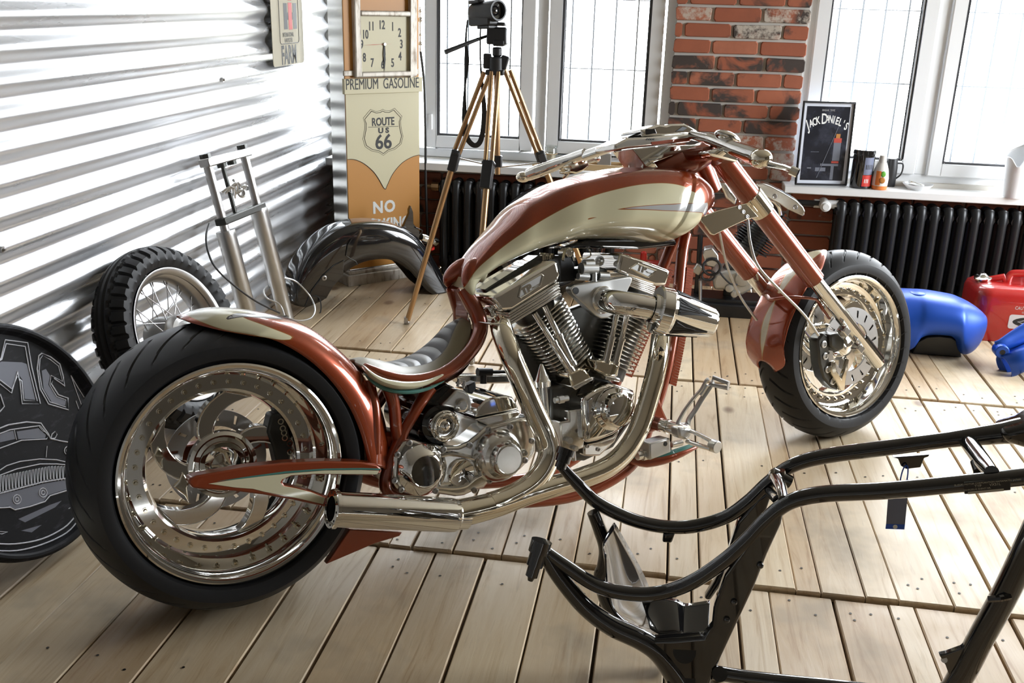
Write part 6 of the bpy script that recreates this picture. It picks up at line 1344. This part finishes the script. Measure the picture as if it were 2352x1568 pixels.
for k in range(9): a = k*.7; q.tube(cat_rom([(0, 0, .07), (.012*math.cos(a), .012*math.sin(a), .085), (.032*math.cos(a), .032*math.sin(a), .092+.006*math.sin(3*a))], 3), [.003, .003, .001], 5)
M['plant'] = mat('pale_succulent', (.30, .42, .36), .6); q.build('succulent', 'plant', o)

# ================================================================== engine, tanks and can near the right radiator
EY = 4.30
EP = lambda X, Y, y=EY: ony(1560+X*.19133, 420+Y*.19133, y)
eo = Vector((EP(560, 1400).x, 4.33, 0)); EI_ = Matrix.Translation(-eo)
oe = thing('old_engine', 'old single-cylinder motorcycle engine standing behind the front fork', 'engine', Matrix.Translation(eo))
def epart(mb, nm, m_, parent=None, **kw): mb.xf(EI_); return mb.build(nm, m_, parent or oe, **kw)
def eplate(pts, y0, y1, nm, m_, bevel=.008, parent=None): q = MB(); q.prism([EP(X, Y, y0) for X, Y in pts], (0, y1-y0, 0)); return epart(q, nm, m_, parent, bevel=bevel, seg=3)
M['cast'] = mat('cast_aluminium', (.50, .49, .45), .42, .75)
cz = eplate([(400, 1180), (430, 1080), (560, 1060), (680, 1060), (800, 1100), (900, 1180), (880, 1280), (760, 1350), (640, 1350), (560, 1290), (420, 1290)], EY-.06, EY+.10, 'crankcase', 'cast', .014)
q = MB(); 
for X, Y, r_ in ((760, 1150, .030), (600, 1260, .016), (660, 1330, .014), (700, 1320, .010)): q.lathe(EP(X, Y, EY-.06), (0, -1, 0), [(0, r_*1.2), (.012, r_), (.014, r_*.5), (.014, 0)], 20)
epart(q, 'side_cover', 'cast', cz)
q = MB(); a, b = EP(640, 1080, EY), EP(1150, 300, EY+.04); d = (b-a).normalized()
q.cyl(a, b, .05, n=20); epart(q, 'cylinder_barrel', 'engine_dark')
q = MB()
for k in range(17): c = a+d*((b-a).length*(.40+.035*k)); q.cyl(c, c+d*.004, .085, n=28)
epart(q, 'cylinder_fins', 'iron')
sc = eplate([(930, 10), (1010, 5), (1100, 40), (1250, 120), (1400, 210), (1490, 290), (1512, 340), (1505, 390), (1480, 400), (1300, 320), (1200, 250), (1010, 150), (930, 90)], EY-.09, EY-.02, 'scoop_cover', 'polished', .012)
q = MB()
for X, Y in ((1150, 160), (1395, 290)): q.lathe(EP(X, Y, EY-.09), (0, -1, 0), [(-.002, .010), (.003, .010), (.004, .008), (.002, .006), (.002, 0)], 16)
epart(q, 'cover_screw', 'steel', sc)
q = MB(); q.tube(cat_rom([EP(1040, 200, EY-.06), EP(1120, 210, EY-.07), EP(1190, 280, EY-.07), EP(1215, 380, EY-.06)], 6), .010, 12); epart(q, 'exhaust_stub', 'chrome')
eplate([(470, 0), (560, 0), (620, 90), (700, 200), (680, 280), (560, 190), (520, 100)], EY-.03, EY+.03, 'head_cover', 'polished', .010)
eplate([(700, 560), (860, 560), (930, 700), (920, 840), (800, 820), (720, 700)], EY+.0, EY+.08, 'tool_box', 'black_plastic', .006)
cbx = eplate([(280, 860), (300, 800), (400, 780), (470, 870), (480, 960), (420, 1020), (330, 1000)], EY-.09, EY-.02, 'carburettor', 'satin', .006)
q = MB(); q.box(EP(225, 1035, EY-.08), (.035, .03, .04), Matrix.Rotation(.5, 3, 'Y')); epart(q, 'float_bowl', 'cast', cbx, bevel=.005)
q = MB(); q.tube([EP(390+105*math.cos(k*.4), 1010+95*math.sin(k*.4), EY-.10-.004*math.sin(k)) for k in range(16)], .006, 8, closed=True); q.tube([EP(350+80*math.cos(k*.45), 1110+60*math.sin(k*.45), EY-.10) for k in range(14)], .005, 8, closed=True); q.tube(cat_rom([EP(480, 1060, EY-.1), EP(540, 1140, EY-.1), EP(620, 1210, EY-.1), EP(700, 1220, EY-.09)], 6), .004, 8); epart(q, 'throttle_cable', 'black_plastic', cbx)
q = MB(); q.tube([EP(255, 1160, EY-.08), EP(250, 1420, EY-.08)], [.018, .016], 10, flat=(1, .5)); epart(q, 'support_leg', 'steel')
q = MB(); c = Vector((EP(600, 1400).x, EY+.02, .03)); q.box(c, (.50, .20, .06)); q.box(c+Vector((0, 0, .032)), (.44, .15, .03)); epart(q, 'stand', 'black_paint', bevel=.006)
q = MB(); q.tube([EP(255, 620, EY+.02), EP(235, 1000, EY+.02), Vector((EP(235, 1000, EY+.02).x, EY+.02, .05))], .012, 10); epart(q, 'stand_post', 'black_paint')
q = MB(); q.tube([EP(640, 1060, EY+.03), EP(610, 1300, EY+.03), Vector((EP(610, 1300, EY+.03).x, EY+.03, .055))], .03, 12); epart(q, 'mount_column', 'dark_metal')
# little red lamp and black hoop behind the chopper
p = ony(1478, 590, 4.40); o = thing('red_lamp', 'small red lamp seen under the tank beside the front rocker box', 'lamp', Matrix.Translation((p.x, 4.40, 0)))
z0_ = p.z; q = MB(); q.lathe((0, 0, 0), (0, 0, 1), [(z0_-.02, 0), (z0_-.02, .014), (z0_+.02, .014), (z0_+.025, .010), (z0_+.025, 0)], 16); q.build('lamp_glass', 'red_plastic', o)
q = MB(); q.box((.05, .01, z0_-.035), (.14, .05, .035)); q.build('lamp_base', 'red', o, bevel=.008); q = MB(); q.cyl((.02, 0, z0_-.05), (.02, 0, .012), .010, n=12); q.lathe((.02, 0, 0), (0, 0, 1), [(.003, 0), (.003, .06), (.010, .058), (.016, .012)], 24); q.build('lamp_stand', 'black_paint', o)
c = ony(1262, 560, 4.42); o = thing('black_fender', 'black fender propped at the left radiator, its rounded top edge showing behind the tank', 'fender', Matrix.Translation((c.x, 4.42, 0)))
q = MB(); Rr_ = c.z-.0; hgt_ = ony(1262, 426, 4.42).z; Rr_ = hgt_/2; q.lathe((0, 0, Rr_), (0, -1, .12), [(-.045, Rr_-.06), (-.05, Rr_-.035), (-.04, Rr_-.008), (0, Rr_-.001), (.04, Rr_-.008), (.05, Rr_-.035), (.045, Rr_-.06)], 64, closed=False); q.build('fender_ring', 'black', o, solid=.004)
# blue fuel tank on the floor
bc = Vector((1.06, 3.97, 0)); o = thing('blue_fuel_tank', 'matt blue motorcycle fuel tank lying on the floor behind the front wheel', 'fuel tank', Matrix.Translation(bc))
BTp = lambda X, Y, y=3.90: ony(2060+X*.19135, 580+Y*.19135, y)-bc
top = cat_rom([BTp(X, Y, 3.95) for X, Y in [(-480, 640), (-400, 540), (-250, 480), (-60, 468), (100, 470), (350, 488), (560, 520), (750, 560), (900, 625), (1030, 715), (1110, 810), (1150, 900), (1170, 990)]], 8)
bot = cat_rom([BTp(X, Y, 3.82) for X, Y in [(-480, 900), (-420, 1150), (-300, 1270), (-100, 1290), (100, 1290), (230, 1240), (300, 1130), (400, 1080), (550, 1072), (700, 1088), (770, 1140), (800, 1260), (870, 1330), (980, 1310), (1080, 1220), (1150, 1100), (1175, 1010)]], 8)
sA, sB = max(top[0].x, bot[0].x)+.001, min(top[-1].x, bot[-1].x)-.001; rings = []; 
for i in range(72):
    u = i/71; u = .5-.5*math.cos(math.pi*u)*abs(math.cos(math.pi*u))**-.25 if abs(math.cos(math.pi*u)) > 1e-6 else .5
    s_ = sA+(sB-sA)*i/71; zt, zb = at_s(top, s_), max(.002, at_s(bot, s_)); e_ = min(1, 4*min(i, 71-i)/71+.12); wd = .135*e_**.5; ring = []; zc = zb+(zt-zb)*.40
    for k in range(40):
        a = 2*math.pi*k/40; ca, sa = math.cos(a), math.sin(a); yy = wd*math.copysign(abs(ca)**.72, ca); zz = zc+((zt-zc) if sa > 0 else (zc-zb))*math.copysign(abs(sa)**(.9 if sa > 0 else .75), sa); ring.append(Vector((s_, yy, zz)))
    rings.append(ring)
q = MB(); q.loft(rings); bt = q.build('tank_shell', 'blue', o, angle=70)
q = MB(); P = [BTp(X, Y, 3.86) for X, Y in [(215, 1290), (285, 1120), (400, 1060), (550, 1050), (700, 1068), (790, 1130), (820, 1300)]]; P[0].z = P[-1].z = .004; q.prism([p+Vector((0, .05, 0)) for p in P], (0, .12, 0)); q.build('black_tunnel_fill', 'black_paint', bt, bevel=.004)  # black block set into the arch stands for the shade inside it
q = MB(); c = BTp(250, 600, 3.93); q.lathe((c.x, -.02, at_s(top, c.x)-.006), (0, -.08, 1), [(0, .03), (.006, .03), (.0075, .028), (.0075, 0)], 28); q.build('filler_cap', 'blue', bt)
# red fuel can
rc_ = Vector((1.50, 4.28, 0)); o = thing('fuel_can', 'red metal fuel can with handle in front of the right radiator', 'fuel can', Matrix.Translation(rc_) @ Matrix.Rotation(R(2), 4, 'Z'))
def rbox(cx_, cy_, hx, hy, z, r_, n=6):
    P = []
    for sx_, sy_, a0 in ((1, 1, 0), (-1, 1, 90), (-1, -1, 180), (1, -1, 270)):
        for k in range(n+1): a = R(a0+90*k/n); P.append(Vector((cx_+sx_*(hx-r_)+r_*math.cos(a), cy_+sy_*(hy-r_)+r_*math.sin(a), z)))
    return P
zt_ = (ony(2250, 668, 4.16)).z
zt_ = max(.18, min(.30, zt_))
q = MB(); q.loft([rbox(0, 0, .205, .118, .002, .05), rbox(0, 0, .212, .125, .012, .055), rbox(0, 0, .212, .125, zt_-.02, .055), rbox(0, 0, .206, .118, zt_+.002, .055), rbox(0, 0, .19, .10, zt_+.014, .05), rbox(0, 0, .165, .075, zt_+.020, .05)]); cb2 = q.build('can_body', 'red', o, angle=45)
q = MB(); q.tube(cat_rom([(-.075, -.02, zt_+.012), (-.07, -.02, zt_+.050), (-.04, -.02, zt_+.060), (.08, -.02, zt_+.060), (.12, -.02, zt_+.05), (.125, -.02, zt_+.012)], 5), .010, 10, flat=(1.6, .6), up=(0, 1, 0)); q.tube([(-.16, -.01, zt_+.020), (-.095, -.02, zt_+.042), (-.08, -.02, zt_+.015)], .009, 8, flat=(1.6, .6), up=(0, 1, 0)); q.build('handle', 'red', o)
q = MB(); q.lathe((-.165, .0, zt_+.014), (-.15, -.1, 1), [(0, .030), (.012, .034), (.014, .036), (.020, .036), (.022, .022), (.030, .014), (.034, .012), (.036, 0)], 26); q.build('spout_cap', 'chrome', o, angle=35)
fy = -.1256
def cantext(s_, x, z, h, width=.8): text_mb(s_, h, Matrix(((1, 0, 0, x), (0, 0, -1, fy), (0, 1, 0, z), (0, 0, 0, 1))), .0003, width, 'LEFT').build('lettering', 'tag_white', cb2, smooth=False)
M['tag_white'] = mat('label_white', (.60, .56, .56), .5)
cantext('CAUTION - FLAMMABLE', -.065, zt_-.060, .019); cantext('CONTENTS GASOLINE', -.035, zt_-.078, .010); cantext('KEEP AWAY FROM FLAME', -.075, .075, .010, .6)
q = MB(); q.prism([p.xzy if False else Vector((p.x, fy, p.y)) for p in rbox(.03, zt_-.118, .11, .030, 0, .010, 3)], (0, -.0003, 0)); lb = q.build('label_panel', 'tag_white', cb2, smooth=False)
q = MB(); q.prism([Vector((.035+.100*math.cos(a*.2618), fy-.0003, zt_-.118+.024*math.sin(a*.2618))) for a in range(24)], (0, -.0003, 0)); q.build('label_oval', 'ink', lb, smooth=False)
q = MB(); q.tube([(-.005, fy-.0007, zt_-.107), (-.045, fy-.0007, zt_-.118), (-.005, fy-.0007, zt_-.129)], .0016, 6)
for k in range(5): q.box((-.01+.018*k, fy-.0007, zt_-.118), (.010, .0008, .002))
q.build('arrow_mark', 'tag_white', lb)
# blue frame piece at the right edge
b0 = onz(2320, 862, 0); o = thing('blue_frame_part', 'blue painted tube bracket lying on the floor at the right edge', 'bracket', Matrix.Translation(b0))
BB = lambda X, Y, y=3.72: ony(2060+X*.19135, 580+Y*.19135, y)-b0
q = MB(); a, b = BB(1285, 1370, 3.76), BB(1700, 1190, 3.80); q.tube([a, b], .046, 28, caps=False); tb_ = q.build('tube', 'blue', o, solid=.004)
q = MB(); q.tube(cat_rom([BB(1185, 1130, 3.80), BB(1260, 1110, 3.80), BB(1400, 1040, 3.82), BB(1560, 960, 3.84), BB(1750, 880, 3.86)], 6), [.022, .026, .034, .040, .044], 16, flat=(.55, 1)); q.build('arm', 'blue', o)
q = MB(); c = BB(1240, 1165, 3.79); q.cyl(c+Vector((0, .02, 0)), c+Vector((0, -.03, 0)), .026, n=24); ey = q.build('eye', 'blue', o, bevel=.004); q = MB(); q.cyl(c+Vector((0, -.03, 0)), c+Vector((0, -.031, 0)), .010, n=16); q.build('eye_hole', 'ink', ey)
q = MB(); q.prism([BB(1185, 1160, 3.79), BB(1340, 1480, 3.77), BB(1420, 1420, 3.80), BB(1500, 1050, 3.83), BB(1300, 1080, 3.80)], (0, .012, 0)); q.build('web', 'blue', o, bevel=.004)
